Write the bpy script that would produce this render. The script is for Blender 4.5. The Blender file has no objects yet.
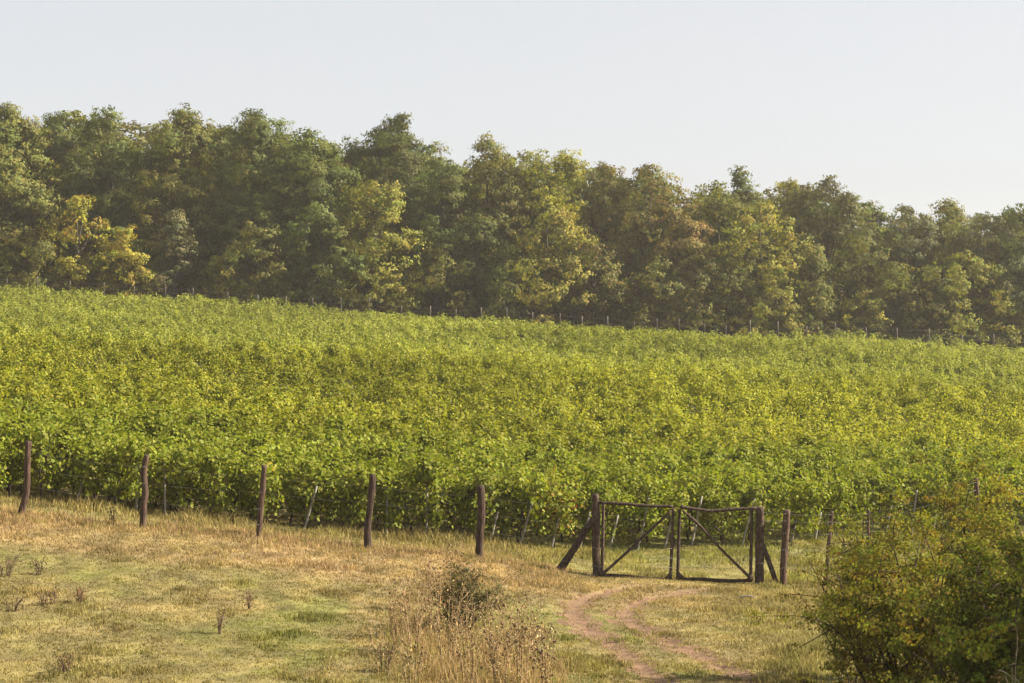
import bpy, math, random
import numpy as np

# ------------------------------------------------------------------ camera, world, sun, exposure
F = 1990.0            # focal length in pixels of the 1024 px wide frame
HOR = 341.5           # row of the horizon
scene = bpy.context.scene
C = scene.collection

cam = bpy.data.cameras.new('camera')
cam.sensor_width = 36.0
cam.lens = F * 36.0 / 1024.0
cam.clip_start = 0.1
cam.clip_end = 6000.0
cam.dof.use_dof = True
cam.dof.focus_distance = 52.0
cam.dof.aperture_fstop = 4.2
cam_ob = bpy.data.objects.new('camera', cam)
cam_ob.location = (0, 0, 0)
cam_ob.rotation_euler = (math.radians(90), 0, 0)
C.objects.link(cam_ob)
scene.camera = cam_ob

SUN_ELEV = math.radians(35)
SUN_AZ = math.radians(86)      # clockwise from the view direction (+Y): straight from the right
world = bpy.data.worlds.new('World')
scene.world = world
world.use_nodes = True
wn, wl = world.node_tree.nodes, world.node_tree.links
wn.clear()
sky = wn.new('ShaderNodeTexSky')
sky.sky_type = 'NISHITA'
sky.sun_disc = False
sky.sun_elevation = SUN_ELEV
sky.sun_rotation = SUN_AZ
sky.altitude = 200
sky.air_density = 1.0
sky.dust_density = 1.2
sky.ozone_density = 1.0
hsv = wn.new('ShaderNodeHueSaturation')
hsv.inputs['Saturation'].default_value = 0.35
bg = wn.new('ShaderNodeBackground')
bg.inputs['Strength'].default_value = 0.0505
wout = wn.new('ShaderNodeOutputWorld')
wl.new(sky.outputs[0], hsv.inputs['Color'])
veil = wn.new('ShaderNodeMixRGB')
veil.inputs[0].default_value = 0.58
veil.inputs[2].default_value = (4.65, 4.66, 4.80, 1)      # thin high haze
wtc = wn.new('ShaderNodeTexCoord')
wmp = wn.new('ShaderNodeMapping')
wmp.inputs['Scale'].default_value = (5, 5, 16)
wnz = wn.new('ShaderNodeTexNoise')
wnz.inputs['Scale'].default_value = 1.0
wnz.inputs['Detail'].default_value = 4
wmr = wn.new('ShaderNodeMapRange')
wmr.inputs['From Min'].default_value = .3
wmr.inputs['From Max'].default_value = .7
wmr.inputs['To Min'].default_value = .50
wmr.inputs['To Max'].default_value = .72
wl.new(wtc.outputs['Generated'], wmp.inputs['Vector'])
wl.new(wmp.outputs[0], wnz.inputs['Vector'])
wl.new(wnz.outputs['Fac'], wmr.inputs['Value'])
wl.new(wmr.outputs[0], veil.inputs[0])
wl.new(hsv.outputs[0], veil.inputs[1])
wl.new(veil.outputs[0], bg.inputs['Color'])
wl.new(bg.outputs[0], wout.inputs['Surface'])

sun = bpy.data.lights.new('sun', 'SUN')
sun.energy = 5.0
sun.angle = math.radians(0.6)
sun.color = (1.0, 0.89, 0.71)
sun_ob = bpy.data.objects.new('sun', sun)
sun_ob.rotation_euler = (math.radians(90) - SUN_ELEV, 0, math.pi - SUN_AZ)
sun_ob.location = (60, 20, 60)
C.objects.link(sun_ob)

scene.view_settings.view_transform = 'Standard'
scene.view_settings.look = 'None'
scene.view_settings.exposure = 1.74
scene.view_settings.gamma = 1.0
scene.view_settings.use_curve_mapping = False
scene.cycles.max_bounces = 6
scene.cycles.transparent_max_bounces = 4
scene.cycles.use_denoising = True

rng = np.random.default_rng(7)
random.seed(7)

# ------------------------------------------------------------------ noise
_tab = np.random.default_rng(99).random((256, 256))


def vnoise(x, y, scale, seed=0):
    x = np.asarray(x, float) / scale + seed * 17.31 + 1000.0
    y = np.asarray(y, float) / scale + seed * 9.77 + 1000.0
    xi, yi = np.floor(x).astype(int), np.floor(y).astype(int)
    fx, fy = x - xi, y - yi
    fx = fx * fx * (3 - 2 * fx)
    fy = fy * fy * (3 - 2 * fy)
    a = _tab[xi & 255, yi & 255]
    b = _tab[(xi + 1) & 255, yi & 255]
    c = _tab[xi & 255, (yi + 1) & 255]
    d = _tab[(xi + 1) & 255, (yi + 1) & 255]
    return (a * (1 - fx) + b * fx) * (1 - fy) + (c * (1 - fx) + d * fx) * fy


def fbm(x, y, scale, seed=0):
    return 0.55 * vnoise(x, y, scale, seed) + 0.3 * vnoise(x, y, scale * .43, seed + 3) + 0.15 * vnoise(x, y, scale * .19, seed + 5)


def sstep(a, b, x):
    t = np.clip((np.asarray(x, float) - a) / (b - a), 0, 1)
    return t * t * (3 - 2 * t)


# ------------------------------------------------------------------ terrain
def _row(Y, pairs):
    u = np.array([p[0] for p in pairs], float)
    v = np.array([p[1] for p in pairs], float)
    return Y, (u - 512) * Y / F, (HOR - v) / F * Y


KN = [
    (-60., np.array([0.]), np.array([-1.6])),
    (0., np.array([0.]), np.array([-1.75])),
    (8., np.array([0.]), np.array([-3.0])),
    (20., np.array([0.]), np.array([-4.85])),
    _row(31., [(-200, 690), (0, 695), (512, 697), (1024, 702)]),
    _row(38., [(-200, 598), (0, 605), (256, 618), (512, 634), (1024, 646)]),
    _row(47., [(-150, 503), (25, 515), (143, 527), (261, 537), (371, 549), (480, 559), (596, 576), (760, 584), (900, 588), (1100, 592)]),
    _row(53., [(-150, 480), (0, 488), (300, 527), (600, 553), (760, 556), (1000, 562), (1150, 566)]),
    _row(62., [(-150, 440), (0, 448), (300, 478), (600, 505), (1000, 527), (1150, 532)]),
    _row(80., [(-150, 398), (0, 404), (512, 440), (1024, 474), (1200, 482)]),
    _row(105., [(-150, 354), (0, 361), (512, 390), (1024, 424), (1200, 432)]),
    _row(140., [(-200, 320), (0, 329), (250, 346), (512, 361), (1024, 391), (1200, 399)]),
    _row(176., [(-200, 292), (0, 304), (250, 320), (430, 333), (560, 342), (700, 349), (850, 351), (1024, 369), (1300, 382)]),
    (235., np.array([-90., 0., 90.]), np.array([5.5, 3.5, 1.5])),
    (420., np.array([-150., 150.]), np.array([8., 6.])),
    (900., np.array([0.]), np.array([8.])),
    (3000., np.array([0.]), np.array([8.])),
]
KY = np.array([k[0] for k in KN])


def terrain(X, Y):
    X = np.asarray(X, float)
    Y = np.asarray(Y, float)
    shp = np.broadcast(X, Y).shape
    X = np.broadcast_to(X, shp).ravel()
    Y = np.broadcast_to(Y, shp).ravel()
    n = len(KN)
    Z = np.stack([np.interp(X, k[1], k[2]) for k in KN])
    i = np.clip(np.searchsorted(KY, Y, side='right') - 1, 0, n - 2)
    idx = np.arange(len(X))

    def slope(j):
        a = np.clip(j - 1, 0, n - 1)
        b = np.clip(j + 1, 0, n - 1)
        return (Z[b, idx] - Z[a, idx]) / (KY[b] - KY[a])
    h = KY[i + 1] - KY[i]
    t = np.clip((Y - KY[i]) / h, 0, 1)
    z0, z1, m0, m1 = Z[i, idx], Z[i + 1, idx], slope(i) * h, slope(i + 1) * h
    t2, t3 = t * t, t * t * t
    z = (2 * t3 - 3 * t2 + 1) * z0 + (t3 - 2 * t2 + t) * m0 + (-2 * t3 + 3 * t2) * z1 + (t3 - t2) * m1
    near = 1 - sstep(70, 110, Y)
    z = z + near * 0.10 * (fbm(X, Y, 2.6, 21) - .5)
    z = z + 0.7 * sstep(70, 95, Y) * (vnoise(X, Y, 38, 31) - .5)
    z = z + 0.75 * np.exp(-((Y - 89 - .06 * X) / 8.5) ** 2)
    z = z + 1.0 * np.exp(-((Y - 131 + .25 * X) / 12) ** 2) * sstep(-22, 4, X)
    return z.reshape(shp)


def tz(x, y):
    return float(terrain(np.array([x]), np.array([y]))[0])


def ground_at(u, v):
    """the point of the terrain that shows at pixel (u, v)"""
    Y = np.arange(26, 170, 0.05)
    z = terrain((u - 512) * Y / F, Y)
    vv = HOR - z / Y * F
    i = int(np.argmax(vv <= v))
    return ((u - 512) * Y[i] / F, Y[i])


def at(u, v, Y):
    return np.array([(u - 512) * Y / F, Y, (HOR - v) * Y / F])


# ------------------------------------------------------------------ mesh helpers
def make_mesh(name, V, faces, col=None, smooth=False):
    """faces: list of (M,k) int arrays; col: (N,3) per-vertex base colours"""
    me = bpy.data.meshes.new(name)
    V = np.asarray(V, np.float32)
    me.vertices.add(len(V))
    me.vertices.foreach_set('co', V.ravel())
    if not isinstance(faces, list):
        faces = [faces]
    loops = np.concatenate([f.ravel() for f in faces]).astype(np.int32)
    tot = np.concatenate([np.full(len(f), f.shape[1], np.int32) for f in faces])
    start = np.concatenate([[0], np.cumsum(tot)[:-1]]).astype(np.int32)
    me.loops.add(len(loops))
    me.loops.foreach_set('vertex_index', loops)
    me.polygons.add(len(tot))
    me.polygons.foreach_set('loop_start', start)
    me.polygons.foreach_set('loop_total', tot)
    if smooth:
        me.polygons.foreach_set('use_smooth', np.ones(len(tot), bool))
    if col is not None:
        a = me.color_attributes.new('Col', 'FLOAT_COLOR', 'POINT')
        c = np.ones((len(V), 4), np.float32)
        c[:, :3] = col
        a.data.foreach_set('color', c.ravel())
    me.update(calc_edges=True)
    me.validate()
    return me


def link(name, me, mat, parent=None, loc=None):
    o = bpy.data.objects.new(name, me)
    if mat is not None and me is not None and len(me.materials) == 0:
        me.materials.append(mat)
    C.objects.link(o)
    if parent is not None:
        o.parent = parent
    if loc is not None:
        o.location = loc
    return o


def thing(name, label, cat, loc=(0, 0, 0), rz=0.0, group=None, scale=1.0):
    o = bpy.data.objects.new(name, None)
    o.empty_display_size = 0.2
    o.location = loc
    o.rotation_euler = (0, 0, rz)
    o.scale = (scale,) * 3
    C.objects.link(o)
    o['label'] = label
    o['category'] = cat
    if group:
        o['group'] = group
    return o


def kind(o, k):
    o['kind'] = k
    return o


class Geo:
    def __init__(self):
        self.v, self.f, self.c, self.n = [], {}, [], 0

    def add(self, V, Fs, col=None):
        V = np.asarray(V, float).reshape(-1, 3)
        for Fa in (Fs if isinstance(Fs, list) else [Fs]):
            self.f.setdefault(Fa.shape[1], []).append(Fa + self.n)
        self.v.append(V)
        if col is not None:
            self.c.append(np.broadcast_to(np.asarray(col, float), V.shape))
        self.n += len(V)

    def mesh(self, name, smooth=False):
        col = np.concatenate(self.c) if self.c else None
        return make_mesh(name, np.concatenate(self.v), [np.concatenate(x) for x in self.f.values()], col, smooth)


def tube(geo, pts, rad, sides=6, col=None, rough=0.0, r=rng):
    P = np.asarray(pts, float)
    n = len(P)
    rad = np.broadcast_to(np.asarray(rad, float), (n,))
    T = np.gradient(P, axis=0)
    T /= np.linalg.norm(T, axis=1)[:, None] + 1e-9
    ref = np.array([0, 0, 1.0]) if abs(T[:, 2]).mean() < .8 else np.array([1.0, 0, 0])
    A = np.cross(T, ref)
    A /= np.linalg.norm(A, axis=1)[:, None] + 1e-9
    B = np.cross(T, A)
    ang = np.linspace(0, 2 * np.pi, sides, endpoint=False)
    rr = rad[:, None] * (1 + rough * (r.random((n, sides)) - .5))
    V = P[:, None, :] + rr[..., None] * (np.cos(ang)[None, :, None] * A[:, None, :] + np.sin(ang)[None, :, None] * B[:, None, :])
    i = np.arange(n - 1)[:, None] * sides
    j = np.arange(sides)[None, :]
    k = (np.arange(sides) + 1)[None, :] % sides
    Q = np.stack([i + j, i + k, i + sides + k, i + sides + j], -1).reshape(-1, 4)
    geo.add(V.reshape(-1, 3), [Q, np.arange(sides)[::-1][None, :], ((n - 1) * sides + np.arange(sides))[None, :]], col)


def spline(pts, n):
    P = np.asarray(pts, float)
    t = np.linspace(0, len(P) - 1, n)
    out = np.zeros((n, P.shape[1]))
    i = np.clip(t.astype(int), 0, len(P) - 2)
    f = (t - i)[:, None]
    a, b, c, d = P[np.clip(i - 1, 0, None)], P[i], P[i + 1], P[np.clip(i + 2, None, len(P) - 1)]
    return .5 * (2 * b + (c - a) * f + (2 * a - 5 * b + 4 * c - d) * f ** 2 + (3 * b - a - 3 * c + d) * f ** 3)


LEAF4 = np.array([[0, -.5, 0], [.42, .02, .10], [0, .6, 0], [-.42, .02, .10]])
LEAF6 = np.array([[0, -.28, 0], [.42, -.42, .08], [.52, .12, .10], [0, .62, -.02], [-.52, .12, .10], [-.42, -.42, .08]])
LEAF4N = np.array([[0, -.6, 0], [.2, .0, .05], [0, .7, 0], [-.2, .0, .05]])


def leaves(P, N, size, shape, r):
    """leaf faces at points P facing N"""
    n = len(P)
    N = N / (np.linalg.norm(N, axis=1)[:, None] + 1e-9)
    R = r.normal(size=(n, 3))
    A = np.cross(N, R)
    A /= np.linalg.norm(A, axis=1)[:, None] + 1e-9
    B = np.cross(N, A)
    s = np.broadcast_to(np.asarray(size, float), (n,))[:, None, None]
    V = P[:, None, :] + s * (shape[None, :, 0:1] * A[:, None, :] + shape[None, :, 1:2] * B[:, None, :] + shape[None, :, 2:3] * N[:, None, :])
    k = len(shape)
    return V.reshape(-1, 3), np.arange(n * k).reshape(n, k)


def leaf_cols(n, k, base, r, var=.25, accents=None, hue=.10):
    c = np.broadcast_to(np.asarray(base, float), (n, 3)) * (1 + var * r.normal(size=(n, 1)).clip(-2, 2))
    c = c * (1 + hue * r.normal(size=(n, 3)).clip(-2, 2))
    if accents:
        for col, share in accents:
            m = r.random(n) < share
            c[m] = np.asarray(col) * (1 + .2 * r.normal(size=(m.sum(), 1)).clip(-2, 2))
    return np.repeat(c.clip(0.004, 1), k, axis=0)


# ------------------------------------------------------------------ materials
def new_mat(name):
    m = bpy.data.materials.new(name)
    m.use_nodes = True
    nt = m.node_tree
    nt.nodes.clear()
    out = nt.nodes.new('ShaderNodeOutputMaterial')
    return m, nt.nodes, nt.links, out


def leaf_mat(name, trans=.4, gloss=.05, rough=.45, warm=(1.25, 1.2, .6), rand=.0):
    m, N, L, out = new_mat(name)
    at_ = N.new('ShaderNodeVertexColor')
    at_.layer_name = 'Col'
    col = at_.outputs['Color']
    if rand:
        oi = N.new('ShaderNodeObjectInfo')
        mr = N.new('ShaderNodeMapRange')
        mr.inputs['To Min'].default_value = 1 - rand
        mr.inputs['To Max'].default_value = 1 + rand
        L.new(oi.outputs['Random'], mr.inputs['Value'])
        vm = N.new('ShaderNodeVectorMath')
        vm.operation = 'SCALE'
        L.new(col, vm.inputs[0])
        L.new(mr.outputs[0], vm.inputs['Scale'])
        col = vm.outputs[0]
    d = N.new('ShaderNodeBsdfDiffuse')
    L.new(col, d.inputs['Color'])
    t = N.new('ShaderNodeBsdfTranslucent')
    mul = N.new('ShaderNodeVectorMath')
    mul.operation = 'MULTIPLY'
    mul.inputs[1].default_value = warm
    L.new(col, mul.inputs[0])
    L.new(mul.outputs[0], t.inputs['Color'])
    mx = N.new('ShaderNodeMixShader')
    mx.inputs[0].default_value = trans
    L.new(d.outputs[0], mx.inputs[1])
    L.new(t.outputs[0], mx.inputs[2])
    g = N.new('ShaderNodeBsdfGlossy')
    g.inputs['Roughness'].default_value = rough
    g.inputs['Color'].default_value = (.9, .9, .9, 1)
    m2 = N.new('ShaderNodeMixShader')
    m2.inputs[0].default_value = gloss
    L.new(mx.outputs[0], m2.inputs[1])
    L.new(g.outputs[0], m2.inputs[2])
    L.new(m2.outputs[0], out.inputs['Surface'])
    return m


def noise_mat(name, c1, c2, scale=8.0, rough=.85, stretch=(1, 1, 1), bump=.4, dist=.02, c3=None, attr=False, rand=0.0):
    m, N, L, out = new_mat(name)
    tc = N.new('ShaderNodeTexCoord')
    mp = N.new('ShaderNodeMapping')
    mp.inputs['Scale'].default_value = stretch
    L.new(tc.outputs['Object'], mp.inputs['Vector'])
    nz = N.new('ShaderNodeTexNoise')
    nz.inputs['Scale'].default_value = scale
    nz.inputs['Detail'].default_value = 8
    nz.inputs['Roughness'].default_value = .65
    L.new(mp.outputs[0], nz.inputs['Vector'])
    cr = N.new('ShaderNodeValToRGB')
    cr.color_ramp.elements[0].position = .32
    cr.color_ramp.elements[1].position = .68
    cr.color_ramp.elements[0].color = (*c1, 1)
    cr.color_ramp.elements[1].color = (*c2, 1)
    if c3 is not None:
        e = cr.color_ramp.elements.new(.5)
        e.color = (*c3, 1)
    L.new(nz.outputs['Fac'], cr.inputs['Fac'])
    col = cr.outputs['Color']
    if attr:
        va = N.new('ShaderNodeVertexColor')
        va.layer_name = 'Col'
        mul = N.new('ShaderNodeVectorMath')
        mul.operation = 'MULTIPLY'
        L.new(va.outputs['Color'], mul.inputs[0])
        L.new(col, mul.inputs[1])
        col = mul.outputs[0]
    if rand:
        oi = N.new('ShaderNodeObjectInfo')
        mr = N.new('ShaderNodeMapRange')
        mr.inputs['To Min'].default_value = 1 - rand
        mr.inputs['To Max'].default_value = 1 + rand
        L.new(oi.outputs['Random'], mr.inputs['Value'])
        vm = N.new('ShaderNodeVectorMath')
        vm.operation = 'SCALE'
        L.new(col, vm.inputs[0])
        L.new(mr.outputs[0], vm.inputs['Scale'])
        col = vm.outputs[0]
    p = N.new('ShaderNodeBsdfPrincipled')
    p.inputs['Roughness'].default_value = rough
    p.inputs['Specular IOR Level'].default_value = .2
    L.new(col, p.inputs['Base Color'])
    b = N.new('ShaderNodeBump')
    b.inputs['Strength'].default_value = bump
    b.inputs['Distance'].default_value = dist
    L.new(nz.outputs['Fac'], b.inputs['Height'])
    L.new(b.outputs[0], p.inputs['Normal'])
    L.new(p.outputs[0], out.inputs['Surface'])
    return m


M_VINE = leaf_mat('vine_leaves', trans=.40, gloss=.008, rough=.6, warm=(1.14, 1.15, .5), rand=.14)
M_TREE = leaf_mat('tree_leaves', trans=.35, gloss=.008, rough=.6)
M_SHRUB = leaf_mat('shrub_leaves', trans=.42, gloss=.0)
M_GRASS = leaf_mat('grass_blades', trans=.35, gloss=.004, rough=.6, warm=(1.1, 1.1, .8))
M_DRY = leaf_mat('dry_plant', trans=.25, gloss=.01, warm=(1.05, 1.0, .85))
M_BARK = noise_mat('tree_bark', (.035, .028, .02), (.10, .085, .065), 3.0, stretch=(3, 3, .6))
M_VBARK = noise_mat('vine_bark', (.02, .014, .010), (.06, .042, .03), 20, stretch=(2, 2, .4))
M_WOOD = noise_mat('weathered_post_wood', (.022, .012, .009), (.135, .085, .062), 9.0, stretch=(3, 3, .35), bump=.9, dist=.03, c3=(.060, .037, .027), rand=.3)
M_GATE = noise_mat('dark_gate_wood', (.018, .011, .008), (.105, .072, .055), 10.0, stretch=(2, 2, 1), bump=.9, dist=.03, c3=(.046, .028, .021), rand=.25)
M_STAKE = noise_mat('grey_stake_concrete', (.15, .135, .115), (.30, .275, .24), 14.0, stretch=(2, 2, .5), bump=.3)
M_FARPOST = noise_mat('far_post_wood', (.06, .05, .042), (.15, .125, .105), 6.0, stretch=(2, 2, .5), rand=.35)
M_GROUND = noise_mat('meadow_soil', (.55, .55, .55), (1.35, 1.35, 1.35), 1.6, bump=.8, dist=.06, attr=True, rough=.95)
M_TRACK = noise_mat('bare_track_soil', (.090, .050, .028), (.215, .128, .074), 3.4, bump=1.0, dist=.06, c3=(.142, .088, .053), rough=.95)
M_TWIG = noise_mat('twig_bark', (.018, .012, .009), (.06, .042, .03), 20)
M_DRYTWIG = noise_mat('pale_dry_twig', (.10, .08, .06), (.22, .18, .14), 20)

m, N, L, out = new_mat('galvanised_wire')
p = N.new('ShaderNodeBsdfPrincipled')
p.inputs['Base Color'].default_value = (.20, .19, .18, 1)
p.inputs['Metallic'].default_value = .6
p.inputs['Roughness'].default_value = .5
nz = N.new('ShaderNodeTexNoise')
nz.inputs['Scale'].default_value = 30
mr = N.new('ShaderNodeMapRange')
mr.inputs['To Min'].default_value = .35
mr.inputs['To Max'].default_value = .75
L.new(nz.outputs['Fac'], mr.inputs['Value'])
L.new(mr.outputs[0], p.inputs['Roughness'])
L.new(p.outputs[0], out.inputs['Surface'])
M_WIRE = m

# ------------------------------------------------------------------ layout shared by ground, track and grass
FENCE_Y = 47.0
HX = np.array([-60., (-150 - 512) * 49.0 / F, (300 - 512) * 51.0 / F, (600 - 512) * 53.2 / F, (780 - 512) * 55.0 / F, (900 - 512) * 58.5 / F, (1100 - 512) * 63 / F, 200.])
HY = np.array([48.5, 49.0, 51.0, 53.2, 55.0, 58.5, 63.0, 90.0])


def headland(X):
    return np.interp(X, HX, HY)


RUT_L = [(640, 585), (606, 592), (584, 599), (572, 610), (583, 625), (607, 643), (637, 663), (662, 683), (700, 712)]
RUT_R = [(708, 588), (668, 595), (638, 602), (625, 613), (640, 628), (672, 643), (704, 657), (748, 681), (800, 708)]


def rut_line(px):
    pts = np.array([ground_at(u, v) for u, v in px])
    return spline(pts, 90)


RL, RR = rut_line(RUT_L), rut_line(RUT_R)


def rut_dist(X, Y):
    X = np.asarray(X, float)
    Y = np.asarray(Y, float)
    d = np.full(X.shape, 99.0)
    ok = (np.abs(X - 4) < 9) & (Y > 28) & (Y < 49)
    if ok.any():
        q = np.stack([X[ok], Y[ok]], -1)
        best = np.full(len(q), 99.0)
        for line in (RL, RR):
            for p in line:
                best = np.minimum(best, np.hypot(q[:, 0] - p[0], q[:, 1] - p[1]))
        d[ok] = best
    return d


def dryness(X, Y):
    """0 green .. 1 straw"""
    u = X / Y * F + 512
    v = HOR - terrain(X, Y) / Y * F
    # fence foot line in pixels
    foot = np.interp(u, [0, 143, 261, 371, 480, 596, 760, 1024], [512, 530, 536, 550, 558, 578, 586, 592])
    below = v - foot
    strip = sstep(-14, 2, below) * (1 - sstep(22, 52, below)) 
    strip = strip * np.interp(u, [0, 450, 560, 700, 800], [1, 1, .9, .65, .5])
    n = fbm(X, Y * .55, 1.5, 2)
    n2 = fbm(X, Y * .5, 4.5, 8)
    base = sstep(.36, .62, n * .55 + n2 * .45)
    base = base * .58 - .10
    # greener bottom left, strawy middle and around the weeds
    base = base + .30 * np.exp(-((u - 480) / 110) ** 2) * sstep(560, 600, v)
    base = base - .13 * np.exp(-((u - 200) / 190) ** 2 - ((v - 665) / 34) ** 2)
    base = base + .16 * np.exp(-((u - 800) / 70) ** 2 - ((v - 625) / 45) ** 2)
    base = base - .25 * np.exp(-((u - 590) / 60) ** 2 - ((v - 640) / 40) ** 2)
    d = np.maximum(np.maximum(base, .12), strip * (.55 + .6 * n))
    inside = sstep(FENCE_Y + .4, FENCE_Y + 2.0, Y)
    green_in = .12 + .3 * (n - .3)
    left_in = 1 - sstep(460, 600, u)
    d = d * (1 - inside) + inside * (green_in + left_in * .30)
    return np.clip(d, 0, 1)


GREEN = np.array([.158, .150, .034])
LUSH = np.array([.128, .148, .026])
STRAW = np.array([.355, .252, .122])
TAN = np.array([.262, .178, .095])


def meadow_col(X, Y):
    d = dryness(X, Y)[:, None]
    w = fbm(X, Y, 0.8, 14)[:, None]
    w = sstep(.25, .75, w)
    g = GREEN * (1 - w) + LUSH * w
    s = STRAW * (1 - .5 * w) + TAN * .5 * w
    return (g * (1 - d) + s * d) * (.76 + .40 * sstep(.3, .7, fbm(X, Y * .6, .45, 19)))[:, None]


# ------------------------------------------------------------------ ground: one sheet
def axis(parts):
    return np.unique(np.concatenate(parts).round(4))


gx = axis([np.arange(-900, -100, 50), np.arange(-100, -20, 4), np.arange(-20, 22, .16), np.arange(22, 100, 4), np.arange(100, 901, 50)])
gy = axis([np.arange(-60, 24, 3), np.arange(24, 64, .16), np.arange(64, 180, 2.5), np.arange(180, 420, 12), np.arange(420, 1001, 60)])
GX, GY = np.meshgrid(gx, gy)
x, y = GX.ravel(), GY.ravel()
z = terrain(x, y)
rd = rut_dist(x, y)
z = z - .07 * np.exp(-(rd / .22) ** 2)
col = np.zeros((len(x), 3))
nearm = (y > 24) & (y < 66) & (np.abs(x) < 40)
col[:] = (.075, .070, .032)
col[nearm] = meadow_col(x[nearm], y[nearm]) * .62 + np.array([.03, .022, .012])
soil = np.array([.15, .09, .054])
w = np.exp(-(rd / .34) ** 2)[:, None] * (.35 + .65 * fbm(x, y, .5, 40)[:, None])
col = col * (1 - w) + soil * w
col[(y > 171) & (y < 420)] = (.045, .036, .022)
nx_, ny_ = len(gx), len(gy)
ii = (np.arange(ny_ - 1)[:, None] * nx_ + np.arange(nx_ - 1)[None, :]).ravel()
FQ = np.stack([ii, ii + 1, ii + 1 + nx_, ii + nx_], -1)
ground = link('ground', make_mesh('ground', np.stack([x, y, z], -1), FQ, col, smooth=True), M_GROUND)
kind(ground, 'structure')

# two bare ruts, 12 mm above the meadow sheet
g = Geo()
for li, line in enumerate((RL, RR)):
    P = spline(line, 520)
    T = np.gradient(P, axis=0)
    T /= np.linalg.norm(T, axis=1)[:, None]
    S = np.stack([T[:, 1], -T[:, 0]], -1)
    fade = sstep(0, 150, np.arange(520))
    wl_ = (.10 + .33 * fade) * (.30 + 1.35 * vnoise(np.arange(520), 0, 16, 50 + li) + .3 * (vnoise(np.arange(520), 0, 3.5, 54 + li) - .5))
    wr_ = (.10 + .33 * fade) * (.30 + 1.35 * vnoise(np.arange(520), 0, 14, 60 + li) + .3 * (vnoise(np.arange(520), 0, 4, 64 + li) - .5))
    k = np.linspace(-1, 1, 7)
    off = np.where(k[None, :] < 0, k[None, :] * wl_[:, None], k[None, :] * wr_[:, None])
    XY = P[:, None, :] + off[..., None] * S[:, None, :]
    X_, Y_ = XY[..., 0].ravel(), XY[..., 1].ravel()
    Z_ = terrain(X_, Y_) - .07 * np.exp(-(rut_dist(X_, Y_) / .22) ** 2) + np.tile(np.array([-.02, .006, .010, .010, .010, .006, -.02]), 520)
    i = (np.arange(519)[:, None] * 7 + np.arange(6)[None, :]).ravel()
    g.add(np.stack([X_, Y_, Z_], -1), np.stack([i, i + 1, i + 8, i + 7], -1))
track = kind(link('dirt_track', g.mesh('dirt_track', True), M_TRACK), 'structure')

# ------------------------------------------------------------------ grass (nobody could count it)
def blades(X, Y, H, lean, width, col, r, droop=.5, per=6, spread=.05):
    n = len(X)
    X = np.repeat(X, per) + r.normal(size=n * per) * spread
    Y = np.repeat(Y, per) + r.normal(size=n * per) * spread
    H = np.repeat(H, per) * r.uniform(.5, 1.15, n * per)
    col = np.repeat(col, per, axis=0) * (1 + .22 * r.normal(size=(n * per, 1)).clip(-2, 2))
    m = n * per
    Z = terrain(X, Y) - .015
    a = r.uniform(0, 2 * np.pi, m)
    dirx, diry = np.cos(a), np.sin(a)
    la = r.uniform(0, 2 * np.pi, m)
    le = lean * r.uniform(.2, 1.2, m) * H
    lx, ly = np.cos(la) * le, np.sin(la) * le
    w = width * r.uniform(.6, 1.3, m)
    B = np.stack([X, Y, Z], -1)
    side = np.stack([dirx * w, diry * w, np.zeros(m)], -1)
    mid = B + np.stack([lx * .4, ly * .4, H * .6], -1)
    tip = B + np.stack([lx, ly, H * (1 - .25 * droop * r.random(m))], -1)
    V = np.stack([B - side, B + side, mid + side * .7, mid - side * .7, tip], 1).reshape(-1, 3)
    k = np.arange(m)[:, None] * 5
    Q = k + np.array([[0, 1, 2, 3]])
    T = k + np.array([[3, 2, 4]])
    return V, Q, T, np.repeat(col.clip(.01, 1), 5, axis=0)


def scatter(y0, y1, dens, r, u0=-230, u1=1290):
    area = 0.5 * (y0 + y1) * (y1 - y0) * (u1 - u0) / F
    n = int(area * dens)
    Y = np.sqrt(r.uniform(y0 ** 2, y1 ** 2, n))
    X = (r.uniform(u0, u1, n) - 512) * Y / F
    return X, Y


gg = Geo()
r = np.random.default_rng(11)
X, Y = scatter(29.5, 47.5, 135, r)
rd = rut_dist(X, Y)
keep = r.random(len(X)) < sstep(.03, .34, rd + .30 * (fbm(X, Y, .5, 40) - .5))
X, Y = X[keep], Y[keep]
rd = rd[keep]
d = dryness(X, Y)
u = X / Y * F + 512
v = HOR - terrain(X, Y) / Y * F
tall = np.exp(-((u - 815) / 60) ** 2 - ((v - 635) / 40) ** 2)
tuss = fbm(X, Y, .9, 33)
H = .035 + .11 * sstep(.5, .85, tuss) + .045 * d + .26 * tall * tuss
H = H * np.interp(rd, [0, .5, 1.2], [.5, .8, 1])
cm = meadow_col(X, Y)
cm = cm * (1 - .5 * tall[:, None]) + np.array([.26, .25, .10]) * .5 * tall[:, None]
V, Q, T, cc = blades(X, Y, H, .6, .009, cm, r)
gg.add(V, [Q, T], cc)
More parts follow.
